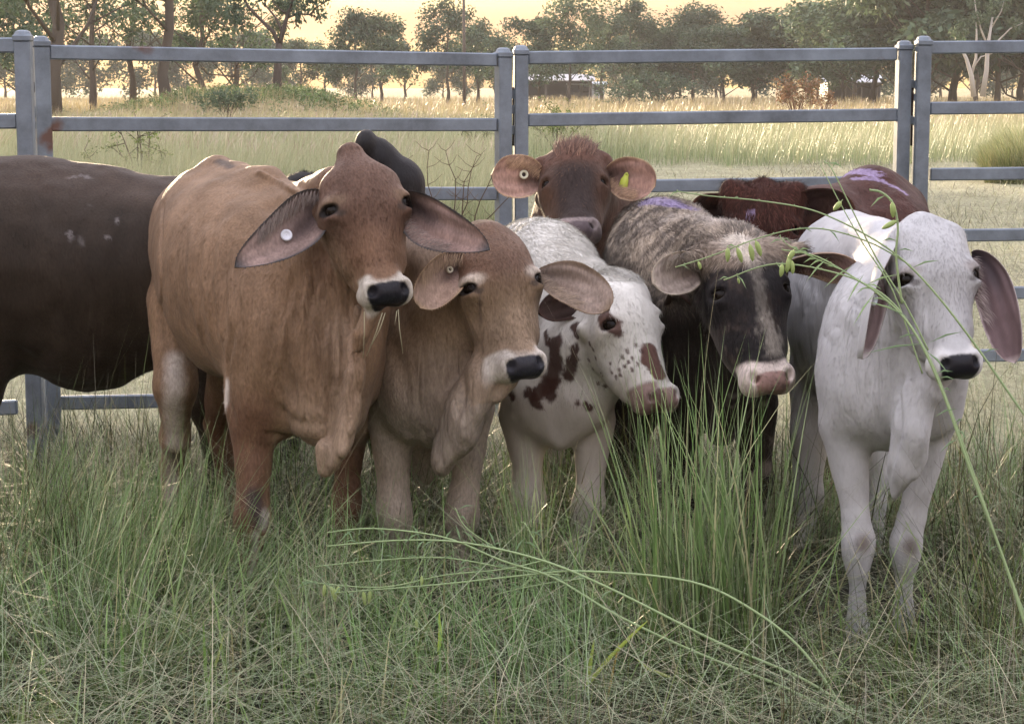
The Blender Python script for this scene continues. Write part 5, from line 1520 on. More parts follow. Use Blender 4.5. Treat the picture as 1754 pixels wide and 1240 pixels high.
def faceC(V, L, C, inh):
    x, y, z = L[:, 0], L[:, 1], L[:, 2]
    nz = fbm(V, 90, 3, 3); n = fbm(V, 20, 3, 9)
    npad = nose_pad(x, y, z, nz, 1.05, 1.05) * inh
    col = np.where(((x + .02 * n) > -.005)[:, None], np.array((.24, .165, .145)), np.array((.09, .055, .045)))
    C[:, :3] = C[:, :3] * (1 - npad[:, None]) + col * npad[:, None]
    C[:, 3] = np.where(inh, 1 - .7 * npad, C[:, 3])
    a = sstep(-.075, -.06, pad_coords(y, z)[0]) * sstep(-.20, -.22, z) * inh * (1 - npad) * (y < .10) * sstep(.0, -.03, x)
    C[:, :3] = mixc(C[:, :3], a * .9, (.14, .085, .07))
    for q in (-1, 1):
        d = np.sqrt(((x - q * .100) / .026) ** 2 + (z / .024) ** 2 + ((y - .04) / .04) ** 2)
        C[:, :3] = mixc(C[:, :3], sstep(.9, .7, d) * inh, (.02, .012, .01))
    return C
Cc.facecol = faceC
Cc.furs.append(dict(n=42000, len=.020, lift=.30, jit=.07, w=.0011, clump=18, dir=lambda V: np.tile([.6, -.4, -.5], (len(V), 1)),
    mask=lambda V, px, py, Nn: ((py < 470) & (px < 1060)) * 1.0 + ((px > 1040) & (py < 480)) * .6, tip=((.62, .60, .54), .5)))
Cc.furs.append(dict(n=14000, len=.014, lift=.25, jit=.14, w=.0008, clump=20, seed=5, dir=lambda V: np.tile([.15, -.1, -1], (len(V), 1)),
    mask=lambda V, px, py, Nn: ((py >= 440) & (py < 700)) * 1.0))

# ============================== cow D: brindle cow with dark face and white blaze
D = Cow(); D.seed = 41; D.mat = M_SHAG
D.base = (.20, .16, .13)
D.head(1294, 492, 6.16, yaw=12, pitch=26, roll=-4, sc=1.10, xs=1.02, dome=.8, poll=.9, pw=.080, ph=.115)
S = D.S
for q in (-1, 1):  # short horn stubs on the broad poll
    S.C(D.on(q * .085, .085, .145), .034, D.on(q * .172, .045, .120), .020, .03)
S.e(1120, 470, 7.1, 88, 120, .5, .09)
S.limb([(1110, 400, 7.4, 56), (1150, 405, 7.0, 56), (1230, 440, 6.6, 56)], .08)
S.limb([(1260, 450, 6.55, 66), (1215, 540, 6.6, 92), (1200, 640, 6.65, 96)], .08)
S.e(1215, 640, 6.65, 100, 95, .18, .07)
S.limb([(1262, 600, 6.42, 36), (1255, 680, 6.45, 36), (1235, 740, 6.5, 26)], .04)
leg_front(S, (1165, 700, 6.7), (1170, 840, 6.7), (1178, 970, 6.7), 42, 26, 16)
leg_front(S, (1290, 690, 6.68), (1298, 830, 6.68), (1296, 960, 6.68), 46, 28, 17)
S.limb([(1120, 640, 7.7, 48), (1080, 760, 7.75, 26), (1098, 900, 7.7, 17)], .03)
S.limb([(1070, 620, 7.6, 48), (1066, 740, 7.6, 28), (1052, 800, 7.6, 22), (1062, 910, 7.6, 16)], .03)
D.ear([(1212, 462, 6.42), (1180, 462, 6.38), (1150, 468, 6.34), (1120, 486, 6.30)], .135, face=(.2, -1, .15), cup=.55, inner=(.37, .31, .27),
      edge=(.48, .41, .33), edge_w=.12, fringe=1600, fringe_col=(.5, .43, .35), canal=(.16, .12, .10), seed=12, peak=.55)
D.ear([(1348, 462, 6.32), (1395, 446, 6.16), (1440, 448, 6.04), (1482, 478, 5.98)], .115, face=(-.2, -1, -.5), cup=.5, inner=(.15, .095, .085),
      edge=(.22, .15, .10), edge_w=.2, fringe=1400, fringe_col=(.28, .2, .14), canal=(.05, .03, .03), seed=13, peak=.5, outer=(.16, .11, .075))
def coatD(V, px, py, C):
    n = fbm(V, 6, 3, 32)
    Q_ = V @ rotm(38).T + .03 * n[:, None]; st = vnoise(Q_ * np.array([12, 12, 75]), 1.0, 77) + .6 * vnoise(Q_ * np.array([30, 30, 170]), 1.0, 78) + .4 * fbm(V, 7, 2, 79)
    pale = np.array((.30, .25, .195)); dk = np.array((.105, .086, .07))
    a = sstep(-.25, .45, st + .35 * n)[:, None]
    br = dk * (1 - a) + pale * a
    low = sstep(455, 560, py + 40 * n + .25 * (px - 1150))[:, None]
    C = br * (1 - low) + np.array((.016, .012, .010)) * (1 + .4 * n[:, None]) * low
    m = sstep(.1, .5, fbm(V, 22, 3, 35)) * sstep(1235, 1260, px) * sstep(640, 680, py) * .7
    C = mixc(C, m, (.20, .17, .15))
    return C
D.coat = coatD
D.paint([(1100, 346), (1130, 344), (1165, 352), (1185, 358)], 13, (.22, .18, .31), .5, .85, .6, 30)
D.paint([(1232, 380), (1180, 368), (1150, 372)], 16, (.50, .44, .38), 1.2, .5, .5, 20)
def faceD(V, L, C, inh):
    x, y, z = L[:, 0], L[:, 1], L[:, 2]
    n = fbm(V, 16, 3, 7); nf = fbm(V * np.array([1, 1, .35]), 90, 3, 8); nz = fbm(V, 90, 3, 3)
    blk = np.array((.014, .012, .013)) 
    C[:, :3] = np.where(inh[:, None], C[:, :3] * .0 + blk * (1 + .3 * n[:, None]), C[:, :3])
    C[:, :3] = mixc(C[:, :3], sstep(-.1, .6, n + .5 * nf) * inh * .7, (.045, .032, .025))
    top = sstep(.055, .11, z + .03 * n) * inh
    C[:, :3] = mixc(C[:, :3], top, (.26, .21, .165))
    C[:, :3] = mixc(C[:, :3], top * sstep(.0, .5, nf) * .6, (.09, .07, .055))
    # cheek greyer
    C[:, :3] = mixc(C[:, :3], sstep(.08, .14, y) * sstep(.05, 0, z) * inh * .55, (.12, .10, .085))
    C[:, :3] = mixc(C[:, :3], sstep(.25, .7, nf + .3 * n) * sstep(.0, -.05, z) * sstep(-.02, -.05, x) * inh * .35, (.22, .18, .15))
    # blaze
    bx = .006 + .02 * sstep(0, -.2, z) - .01 * sstep(.05, .14, z)
    bw = .018 + .02 * sstep(.04, .13, z) + .014 * sstep(-.06, -.16, z)
    bl = sstep(1.5, .2, np.abs(x - bx) / bw + 1.1 * nf + .5 * n) * sstep(-.225, -.19, z) * inh * (y < .12)
    C[:, :3] = mixc(C[:, :3], bl * (.22 + .7 * sstep(.04, .1, z) + .22 * sstep(-.05, -.1, z)), (.50, .45, .38))
    # muzzle
    mp = sstep(-.064, -.05, pad_coords(y, z)[0] + .008 * n) * sstep(.11, .085, y) * sstep(-.20, -.215, z) * inh
    C[:, :3] = mixc(C[:, :3], mp, (.58, .50, .45))
    npad = nose_pad(x, y, z, nz, .92, .9) * inh
    C[:, :3] = mixc(C[:, :3], npad, (.30, .19, .165))
    C[:, :3] = mixc(C[:, :3], npad * sstep(.15, .5, nz) * .6, (.08, .06, .055))
    for q in (-1, 1):
        d = np.sqrt(((x - q * .050) / .014) ** 2 + ((z + .262) / .015) ** 2)
        C[:, :3] = mixc(C[:, :3], sstep(1.3, .8, d) * npad * .8, (.06, .03, .025))
    C[:, 3] = np.where(inh, 1 - .55 * npad, C[:, 3])
    return C
D.facecol = faceD
D.furs.append(dict(n=26000, len=.030, lift=.30, jit=.35, w=.0010, clump=20, dir=lambda V: np.tile([.5, -.3, -.8], (len(V), 1)),
    mask=lambda V, px, py, Nn: ((py < 560) & (px < 1210)) * 1.0))
def dirD(V):
    c = D.on(.01, .06, .135); d = V - c; d[:, 2] -= .03
    return d / (np.linalg.norm(d, axis=1)[:, None] + .01)
D.furs.append(dict(n=9000, len=.028, lift=.35, jit=.3, w=.0009, clump=30, seed=6, dir=dirD,
    mask=lambda V, px, py, Nn: ((py < 455) & (px > 1185)) * 1.0))
D.furs.append(dict(n=9000, len=.012, lift=.2, jit=.5, w=.0008, clump=20, seed=7, dir=lambda V: np.tile([0, 0, -1.], (len(V), 1)),
    mask=lambda V, px, py, Nn: ((py > 440) & (py < 620) & (px > 1190)) * 1.0))

# ============================== cow E: white brahman on the right
Ew = Cow(); Ew.seed = 51; Ew.mat = M_PALE
Ew.base = (.41, .415, .425)
Ew.head(1618, 468, 5.42, yaw=12, pitch=24, roll=-3, sc=.95, xs=1.14, dome=1.1, poll=1.4, mz=.88, pz=.006, pw=.064, ph=.128, chin=.7)
S = Ew.S
S.e(1450, 535, 6.72, 100, 165, .55, .09)
S.limb([(1448, 442, 6.9, 72), (1490, 446, 6.35, 66), (1560, 460, 5.85, 56), (1595, 470, 5.7, 56)], .08)
S.e(1500, 410, 6.2, 30, 30, .12, .06)
S.limb([(1580, 470, 5.68, 62), (1545, 560, 5.72, 96), (1526, 660, 5.75, 100)], .08)
S.e(1526, 660, 5.75, 107, 110, .18, .07)
S.limb([(1452, 640, 5.84, 42), (1455, 720, 5.78, 40)], .08)
S.e(1482, 590, 5.95, 78, 125, .22, .12)
S.limb([(1596, 610, 5.62, 60), (1604, 700, 5.68, 44)], .06)
ax = (1, .25, 0)
S.limb([(1610, 640, 5.48, 24), (1592, 672, 5.46, 22), (1580, 690, 5.46, 14)], .02)
S.limb([(1572, 640, 5.52, 40), (1560, 740, 5.50, 46), (1542, 800, 5.52, 34), (1532, 842, 5.54, 16)], .035, ax, 1.9)
S.limb([(1585, 700, 5.48, 20), (1575, 780, 5.48, 17), (1568, 812, 5.48, 12)], .015, ax, 1.3)
leg_front(S, (1448, 730, 5.78), (1470, 925, 5.72), (1468, 1105, 5.70), 46, 26, 16)
leg_front(S, (1600, 720, 5.74), (1552, 928, 5.74), (1546, 1068, 5.76), 40, 25, 15)
S.limb([(1400, 640, 6.8, 52), (1388, 740, 6.75, 34), (1384, 850, 6.75, 25), (1370, 935, 6.7, 17), (1368, 962, 6.65, 20)], .04)
S.limb([(1480, 700, 6.6, 44), (1500, 820, 6.65, 24), (1500, 950, 6.6, 16)], .03)
Ew.ear([(1548, 405, 5.56), (1510, 440, 5.50), (1500, 530, 5.42), (1474, 615, 5.40)], .125, face=(1, -.55, 0), cup=.6, inner=(.14, .10, .10),
      edge=(.42, .39, .38), edge_w=.1, fringe=600, fringe_col=(.55, .5, .47), canal=(.02, .015, .015), seed=15, peak=.45)
Ew.ear([(1664, 436, 5.54), (1702, 452, 5.48), (1712, 545, 5.42), (1738, 622, 5.38)], .112, face=(-.45, -1, -.05), cup=.4, inner=(.125, .085, .088),
      edge=(.40, .34, .33), edge_w=.06, fringe=600, fringe_col=(.55, .48, .45), canal=(.045, .035, .04), seed=16, peak=.5)
def coatE(V, px, py, C):
    n = fbm(V, 5, 3, 42); n2 = fbm(V * np.array([1, 1, .3]), 24, 3, 48)
    C = C * (1 + .07 * n + .06 * n2)[:, None]
    C = mixc(C, sstep(1440, 1400, px + 20 * n) * sstep(470, 640, py) * .55, (.28, .275, .275))  # lower flank greyer: its shading is painted into the coat
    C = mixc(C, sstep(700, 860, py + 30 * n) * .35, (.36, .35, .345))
    return C
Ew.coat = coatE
for q in [(1480, 925), (1560, 932)]: Ew.paint([q, (q[0], q[1] + 10)], 12, (.12, .09, .075), 1.5, .8, .3)
def faceE(V, L, C, inh):
    return brahman_face(Ew, V, L, C, inh, muz=(.56, .56, .55), ring=(.30, .27, .26), mzr=.7)
Ew.facecol = faceE
creases(Ew, lambda px, py: sstep(1425, 1460, px) * sstep(470, 540, py) * sstep(740, 660, py) * sstep(1620, 1580, px), amp=.010, fx=20, fz=2.0, seed=53, lean=.10)
creases(Ew, lambda px, py: sstep(1350, 1370, px) * sstep(440, 480, py) * sstep(640, 560, py) * sstep(1500, 1460, px), amp=.005, fx=24, fz=2.6, seed=57, lean=.35)
Ew.fold([(1540, 640), (1540, 740), (1520, 820)], 9, -.016)
Ew.furs.append(dict(n=7000, len=.010, lift=.3, jit=.07, w=.0007, clump=30, seed=9, dir=lambda V: np.tile([.1, 0, -1.], (len(V), 1)),
    mask=lambda V, px, py, Nn: ((py < 520) & (px > 1530)) * 1.0))

# ============================== cow F: brown cow looking over the backs
Fb = Cow(); Fb.seed = 61; Fb.mat = M_SHAG
Fb.base = (.070, .040, .028)
Fb.head(984, 304, 7.55, yaw=2, pitch=44, roll=-2, sc=1.02, xs=1.10, dome=.8, poll=.9, ph=.09, long=.84)
S = Fb.S
for q in (-1, 1): S.C(Fb.on(q * .07, .09, .13), .030, Fb.on(q * .115, .07, .155), .022, .02)
S.limb([(985, 300, 7.72, 55), (1000, 400, 7.9, 88), (1000, 520, 7.95, 95)], .08)
S.e(1010, 560, 8.3, 100, 130, .45, .09)
S.limb([(1010, 340, 7.95, 70), (1040, 420, 8.5, 80)], .1)
for x_ in (960, 1045): leg_front(S, (x_, 640, 7.95), (x_, 760, 7.95), (x_, 850, 7.95), 36, 22, 14)
for x_ in (985, 1050): S.limb([(x_, 600, 8.7, 46), (x_, 720, 8.75, 22), (x_, 800, 8.75, 15)], .03)
Fb.ear([(934, 306, 7.66), (905, 300, 7.62), (870, 305, 7.6), (842, 300, 7.58)], .165, face=(.25, -1, .1), cup=.35, inner=(.30, .19, .155),
      edge=(.42, .30, .20), edge_w=.07, fringe=1400, fringe_col=(.5, .35, .22), canal=(.06, .035, .028), seed=21, peak=.5)
Fb.ear([(1036, 306, 7.66), (1062, 300, 7.62), (1095, 308, 7.6), (1122, 320, 7.58)], .165, face=(-.25, -1, .1), cup=.35, inner=(.28, .175, .14),
      edge=(.42, .30, .20), edge_w=.07, fringe=1400, fringe_col=(.5, .35, .22), canal=(.05, .03, .025), seed=22, peak=.5)
def faceF(V, L, C, inh):
    x, y, z = L[:, 0], L[:, 1], L[:, 2]
    n = fbm(V, 16, 3, 7); nz = fbm(V, 90, 3, 3)
    C[:, :3] = mixc(C[:, :3], sstep(.10, .04, np.abs(x)) * sstep(.12, 0, z) * inh * .9, (.026, .019, .018))
    C[:, :3] = mixc(C[:, :3], sstep(.05, .12, z) * inh * .5, (.13, .06, .04))
    mp = sstep(-.060, -.05, pad_coords(y, z)[0] + .006 * n) * sstep(.11, .085, y) * sstep(-.20, -.215, z) * inh
    C[:, :3] = mixc(C[:, :3], mp, (.19, .155, .15))
    npad = nose_pad(x, y, z, nz, .92, .9) * inh
    C[:, :3] = mixc(C[:, :3], npad, (.09, .07, .075))
    for q in (-1, 1):
        d = np.sqrt(((x - q * .050) / .014) ** 2 + ((z + .262) / .015) ** 2)
        C[:, :3] = mixc(C[:, :3], sstep(1.4, .8, d) * npad, (.015, .01, .01))
    C[:, 3] = np.where(inh, 1 - .5 * npad, C[:, 3])
    return C
Fb.facecol = faceF
def dirF(V):
    d = V - Fb.on(0, .06, .12); return d / (np.linalg.norm(d, axis=1)[:, None] + .01) + np.array([0, 0, .8])
Fb.furs.append(dict(n=1500, len=.060, lift=.4, jit=.3, w=.0011, clump=40, seed=6, dir=dirF, tip=((.18, .10, .065), .3),
    mask=lambda V, px, py, Nn: ((py < 268) & (px > 950) & (px < 1020)) * 1.0))
Fb.furs.append(dict(n=4000, len=.016, lift=.4, jit=.3, w=.0010, clump=40, seed=7, dir=lambda V: np.tile([0, 0, -1.], (len(V), 1)), tip=((.13, .075, .05), .25),
    mask=lambda V, px, py, Nn: (py < 300) * 1.0 + .3))

# ============================== cow G: dark red-brown cow with lowered head, purple paint on its back
G = Cow(); G.seed = 71; G.mat = M_SHAG
G.base = (.050, .018, .013)
S = G.S
G.head(1308, 388, 7.10, yaw=-4, pitch=20, roll=2, sc=1.1, xs=1.08, dome=.8, poll=.9, pw=.085, ph=.12)
for q in (-1, 1): S.C(G.on(q * .08, .10, .15), .036, G.on(q * .105, .08, .155), .026, .03)
S.limb([(1325, 400, 7.35, 62), (1400, 430, 7.6, 92), (1440, 460, 7.9, 100)], .09)
S.e(1490, 412, 8.0, 98, 108, .50, .10)
S.e(1500, 470, 7.95, 96, 150, .45, .10)
S.limb([(1400, 360, 7.6, 30), (1490, 332, 7.9, 34), (1545, 357, 8.2, 40)], .10)
for x_, Y_ in ((1420, 7.6), (1500, 7.7)): leg_front(S, (x_, 600, Y_), (x_, 760, Y_), (x_, 860, Y_), 36, 22, 14)
for x_, Y_ in ((1500, 8.3), (1560, 8.35)): S.limb([(x_ - 20, 560, Y_, 46), (x_ - 20, 700, Y_, 24), (x_ - 18, 810, Y_, 15)], .03)
G.ear([(1256, 362, 7.3), (1235, 352, 7.28), (1212, 352, 7.26), (1186, 352, 7.24)], .12, face=(.1, -1, -.4), cup=.4, inner=(.03, .016, .013),
      edge=(.08, .035, .022), fringe=600, fringe_col=(.12, .05, .035), seed=31, outer=(.06, .026, .02), canal=(.02, .01, .01))
G.ear([(1352, 372, 7.25), (1385, 345, 7.22), (1425, 345, 7.2), (1462, 378, 7.18)], .16, face=(-.1, -1, -.35), cup=.5, inner=(.035, .018, .014),
      edge=(.09, .04, .025), fringe=600, fringe_col=(.12, .05, .035), seed=32, outer=(.07, .028, .02), canal=(.02, .01, .01))
def coatG(V, px, py, C):
    n = fbm(V, 7, 3, 52); n2 = fbm(V * np.array([1, 1, .4]), 24, 3, 58)
    return C * (1 + .18 * n + .14 * n2)[:, None]
G.coat = coatG
G.paint([(1408, 312), (1440, 298), (1478, 294), (1500, 298)], 11, (.27, .21, .34), .3, .85, 1.7, 95)
G.paint([(1490, 300), (1515, 312), (1540, 325), (1550, 332)], 5, (.27, .21, .34), .3, .85, 1.7, 95)
G.paint([(1462, 306), (1500, 306)], 6, (.27, .21, .34), .3, .8, 1.7, 95)
G.paint([(1282, 362), (1290, 362)], 4, (.40, .32, .50), .4, .9, .6, 50)
G.furs.append(dict(n=9000, len=.028, lift=.5, jit=.3, w=.0010, clump=30, seed=6, dir=lambda V: np.tile([0, -.2, -1.], (len(V), 1)), tip=((.13, .055, .038), .25),
    mask=lambda V, px, py, Nn: ((px < 1385) & (py < 400)) * 1.0))
G.furs.append(dict(n=9000, len=.018, lift=.25, jit=.3, w=.0009, clump=20, seed=8, dir=lambda V: np.tile([.4, 0, -.8], (len(V), 1)), tip=((.11, .05, .035), .15),
    mask=lambda V, px, py, Nn: ((px > 1380) & (py < 460)) * 1.0))

# ============================== cow H: dark brown cow standing sideways at the left edge
Hh = Cow(); Hh.seed = 81
Hh.base = (.027, .019, .013)
S = Hh.S
S.e(140, 462, 7.15, 270, 172, .34, .10)
S.e(20, 438, 7.15, 180, 162, .32, .10)
S.e(155, 560, 7.15, 120, 112, .26, .09)
S.e(320, 470, 7.15, 110, 160, .30, .10)
S.e(-40, 480, 7.1, 110, 190, .28, .10)
S.limb([(-60, 320, 7.15, 34), (60, 326, 7.15, 36), (180, 344, 7.15, 40), (300, 375, 7.15, 45)], .10)
S.e(-170, 430, 7.1, 110, 130, .22, .1)
S.limb([(-160, 400, 7.1, 80), (-270, 360, 7.0, 60), (-340, 380, 6.95, 44), (-420, 470, 6.9, 26)], .08)
leg_front(S, (-30, 600, 7.0), (-40, 780, 6.98), (-42, 915, 6.98), 62, 28, 17)
leg_front(S, (-100, 600, 7.35), (-110, 770, 7.35), (-108, 890, 7.35), 52, 26, 16)
S.limb([(352, 560, 7.15, 62), (352, 680, 7.1, 36), (372, 760, 7.2, 24), (374, 800, 7.22, 21), (362, 900, 7.15, 15), (358, 925, 7.1, 18)], .04)
S.limb([(372, 560, 7.4, 55), (420, 700, 7.4, 32), (440, 760, 7.45, 20), (436, 880, 7.4, 14)], .03)
def coatH(V, px, py, C):
    n = fbm(V, 5, 3, 62); n2 = fbm(V * np.array([1, 1, .5]), 22, 3, 68)
    C = C * (1 + .16 * n + .10 * n2)[:, None]
    C = mixc(C, sstep(340, 300, py - .15 * px + 14 * n) * .6, (.055, .037, .027))
    return C
Hh.coat = coatH
for poly, r, a in [([(140, 300), (155, 304)], 5, .5), ([(118, 398), (120, 408)], 5, .6), ([(199, 374), (201, 388)], 2.5, .7), ([(187, 406), (183, 409)], 2.5, .8),
                   ([(138, 408), (142, 420)], 4, .35), ([(238, 420), (236, 426)], 2.2, .7), ([(130, 302), (118, 304)], 4, .35), ([(160, 352), (150, 350)], 2, .4)]:
    Hh.paint(poly, r * .8, (.26, .24, .24), 1.0, a * .8, 1.5, 110)
Hh.fold([(60, 300), (75, 350), (95, 400)], 14, -.008)
Hh.fold([(20, 590), (60, 620), (85, 600)], 14, -.014)

# ============================== cow I: black humped cow behind A
Ib = Cow(); Ib.seed = 91
Ib.base = (.010, .009, .010)
S = Ib.S
S.e(627, 250, 7.55, 18, 28, .07, .022)
S.e(646, 276, 7.6, 34, 34, .10, .02)
S.limb([(648, 274, 7.6, 32), (682, 318, 7.6, 44), (662, 420, 7.6, 84)], .03)

S.e(610, 430, 7.8, 100, 125, .45, .09)
S.limb([(600, 340, 7.8, 38), (520, 345, 8.0, 42), (440, 370, 8.2, 46)], .08)
S.e(520, 450, 8.1, 110, 110, .35, .09)
for x_, Y_ in ((560, 7.7), (650, 7.7)): leg_front(S, (x_, 560, Y_), (x_, 740, Y_), (x_, 850, Y_), 38, 22, 14)
for x_, Y_ in ((460, 8.2), (500, 8.4)): S.limb([(x_, 520, Y_, 46), (x_ , 680, Y_, 24), (x_, 800, Y_, 14)], .03)
def coatI(V, px, py, C):
    n = fbm(V, 12, 3, 72)
    return C * (1 + .3 * n)[:, None]
Ib.coat = coatI
Ib.furs.append(dict(n=3000, len=.022, lift=.5, jit=.3, w=.0010, clump=40, seed=8, dir=lambda V: np.tile([.1, 0, .5], (len(V), 1)),
    mask=lambda V, px, py, Nn: ((px < 540) & (py < 340)) * 1.0))

B.furs.append(dict(n=36000, len=.013, lift=.10, jit=.13, w=.0008, clump=12, seed=22, dir=hairdir(B, (-.15, .2, -1)), mask=nomuzzle(B)))
Ew.furs.append(dict(n=42000, len=.012, lift=.10, jit=.06, w=.0008, clump=12, seed=23, dir=hairdir(Ew, (-.15, .2, -1)), mask=nomuzzle(Ew)))
Hh.furs.append(dict(n=42000, len=.014, lift=.08, jit=.30, w=.0008, clump=10, seed=24, dir=hairdir(Hh, (.6, 0, -.8)), mask=nomuzzle(Hh)))
# ------------------------------------------------------------------ build the herd
from concurrent.futures import ThreadPoolExecutor
pool = ThreadPoolExecutor(4)
CL = [(A, 'big red-brown brahman with white button ear tag and straws hanging from its mouth'),
      (B, 'tan brahman with lowered head and white eyebrow, right of the big red-brown one'),
      (Cc, 'white calf with red-brown spots on neck and cheek, its head turned to the right'),
      (D, 'shaggy brindle cow with a dark face, white blaze and pink nose behind the tallest grass'),
      (Ew, 'white brahman with long drooping ears standing foremost at the right'),
      (Fb, 'dark brown cow with yellow ear tag and hair tuft, looking over the other backs'),
      (G, 'dark red cow with head down and purple paint on its back, behind the white brahman'),
      (Hh, 'dark brown cow standing sideways at the left edge, its head out of the picture'),
      (Ib, 'black humped cow mostly hidden behind the head of the big red-brown brahman')]
for c_, _ in CL: c_.pm = pool.submit(c_.premesh)
for c_, l_ in CL: c_.build(l_, 'cows crowded together in the yard')
print('herd', time.time() - T0)

def ear_tag(cow, ei, u, v, size, kind, col, label=None):
    e = cow.earinfo[ei]; n, m = 34, 25
    iu = int(u * (n - 1)); iv = int((v + 1) / 2 * (m - 1))
    p = e['I'][iu, iv] - cow.off; nn = e['nn'][iu]; sd = e['sd'][iu]; t = np.cross(sd, nn)
    nn = nn * .8 + np.array([0, -1, 0]) * .2; nn /= np.linalg.norm(nn)
    sd = np.cross(nn, t); sd /= np.linalg.norm(sd); t = np.cross(sd, nn)
    mb = MB(); k = 24; a = np.arange(k) / k * 2 * np.pi
    def disc(r, z): return p + nn * z + r * (np.cos(a)[:, None] * sd + np.sin(a)[:, None] * t)
    col = (*col, 1)
    if kind == 'button':
        rings = [disc(size * .96, .002), disc(size, .004), disc(size, .0075), disc(size * .9, .0095), disc(size * .62, .0095), disc(size * .55, .0078), disc(size * .05, .0078)]
        V = np.concatenate(rings); Q = [(i * k + j, i * k + (j + 1) % k, (i + 1) * k + (j + 1) % k, (i + 1) * k + j) for i in range(len(rings) - 1) for j in range(k)]
        mb.add(V, Q, (), col)
    elif kind == 'ring':
        rings = [disc(size, .001), disc(size, .009), disc(size * .55, .010), disc(size * .5, .002)]
        V = np.concatenate(rings); Q = [(i * k + j, i * k + (j + 1) % k, (i + 1) * k + (j + 1) % k, (i + 1) * k + j) for i in range(3) for j in range(k)]
        mb.add(V, Q, (), col)
        V = np.concatenate([disc(size * .5, .002), disc(size * .02, .0025)]); mb.add(V, [(j, (j + 1) % k, k + (j + 1) % k, k + j) for j in range(k)], (), (.03, .02, .02, 1))
    elif kind == 'flag':
        Z = np.array([0, 0, -1.0]); X_ = np.array([-.30, 0, 0])
        dn = Z + X_; dn /= np.linalg.norm(dn); w = np.cross(dn, nn); w /= np.linalg.norm(w)
        pr = [(0, .009), (.012, .011), (.025, .017), (.055, .020), (.075, .016), (.095, .002)]
        V = []; 
        for (l, hw) in pr:
            for s in (-1, 1):
                V.append(p + nn * (.008 + .004 * math.sin(l * 60)) + dn * l + w * s * hw * size)
        V = np.array(V); V2 = V - nn * .0018; q = len(V)
        Q = [(2 * i, 2 * i + 1, 2 * i + 3, 2 * i + 2) for i in range(len(pr) - 1)]
        Q2 = [tuple(q + x for x in f[::-1]) for f in Q]; rim = [(2 * i, 2 * i + 2, q + 2 * i + 2, q + 2 * i) for i in range(len(pr) - 1)] + [(2 * i + 3, 2 * i + 1, q + 2 * i + 1, q + 2 * i + 3) for i in range(len(pr) - 1)]
        mb.add(np.vstack([V, V2]), Q + Q2 + rim, (), col)
        V = np.concatenate([disc(.006, .009), disc(.005, .012), disc(.001, .0125)]); mb.add(V, [(i * k + j, i * k + (j + 1) % k, (i + 1) * k + (j + 1) % k, (i + 1) * k + j) for i in range(2) for j in range(k)], (), (.36, .42, .07, 1))
    o = mb.build('ear_tag', M_TAG, cow.root, True)
    if label: o['label'] = label
    return o
ear_tag(A, 0, .50, .05, .0175, 'button', (.62, .64, .70), 'round white button tag')
ear_tag(B, 0, .30, 0.0, .010, 'ring', (.62, .60, .50), 'small cream tag')
ear_tag(Fb, 0, .40, .1, .017, 'ring', (.60, .60, .48), 'white ring tag')
ear_tag(Fb, 1, .45, -.1, .9, 'flag', (.42, .48, .07), 'yellow flag tag')
ear_tag(Ew, 0, .62, .1, .016, 'button', (.55, .62, .66), 'pale blue button tag')
# straws in the mouth of cow A
for pts in ([(624, 534), (624, 570), (622, 612)], [(655, 536), (644, 570), (628, 610)], [(660, 536), (650, 565), (636, 592)], [(682, 530), (684, 560), (690, 606)], [(680, 532), (678, 545), (676, 556)]):
    mb = MB(); q = [P(x, y, 5.60) - A.off for x, y in pts]; mb.tube(q, [.0010, .0012, .0008], 4, (.42, .40, .26, 1)); mb.build('straw', M_GRASS, A.root, True)
print('done', time.time() - T0)
# ------------------------------------------------------------------ foreground tussocks and pod plants
def tussock(px0, px1, Y, L, n, label, azc=1.5, spread=.5, w=.004, lean=.12, cols=None, seed=1, bend=.35):
    r = np.random.default_rng(seed); 
    x0 = (px0 - 877) / FPX * Y; x1 = (px1 - 877) / FPX * Y
    x = x0 + (x1 - x0) * r.random(n); y = Y + r.normal(0, .09, n)
    cols = cols or [(.11, .19, .06), (.16, .24, .09), (.22, .29, .14), (.40, .40, .22)]
    c = pick(r, n, cols, [3, 4, 3, 1.2]); LL = L * (.45 + .55 * r.random(n))
    V, F, C = blades(x, y, LL, w * (.6 + .7 * r.random(n)), np.abs(r.normal(lean, .13, n)), azc + r.normal(0, spread, n), r.normal(bend, .28, n), c * .45, c * 1.3, 6, twist=r.normal(1.57, .6, n))
    c0 = np.array([(x0 + x1) / 2, Y, 0])
    root = empty('grass_tussock', tuple(c0)); tag(root, label, 'tussock', 'tall green grass tussocks')
    mesh_obj('blades', V - c0, F, M_GRASS, root, False, C)
    # seed stalks
    m = max(3, n // 60); x = x0 + (x1 - x0) * r.random(m); c = np.tile(np.array((.30, .28, .16)), (m, 1))
    V, F, C = blades(x, Y + r.normal(0, .08, m), L * (.9 + .35 * r.random(m)), np.full(m, .0018), np.abs(r.normal(lean, .1, m)), azc + r.normal(0, spread, m), r.normal(bend, .2, m), c, c * 1.3, 6)
    mesh_obj('seed_stalks', V - c0, F, M_GRASS, root, False, C)
tussock(1110, 1330, 5.1, 1.0, 230, 'tallest bright green grass tussock, in front of the brindle cow with the dark face', 2.2, 1.2, seed=1, lean=.07, bend=.22, w=.0075)
tussock(255, 345, 5.7, .72, 150, 'tall narrow green tussock in front of the hind leg of the big red-brown brahman', .5, .6, seed=2, lean=.12, bend=.2)
tussock(330, 430, 5.6, .70, 130, 'green tussock leaning to the right across the fore leg of the big red-brown brahman', .1, .4, seed=3, lean=.55, bend=.3)
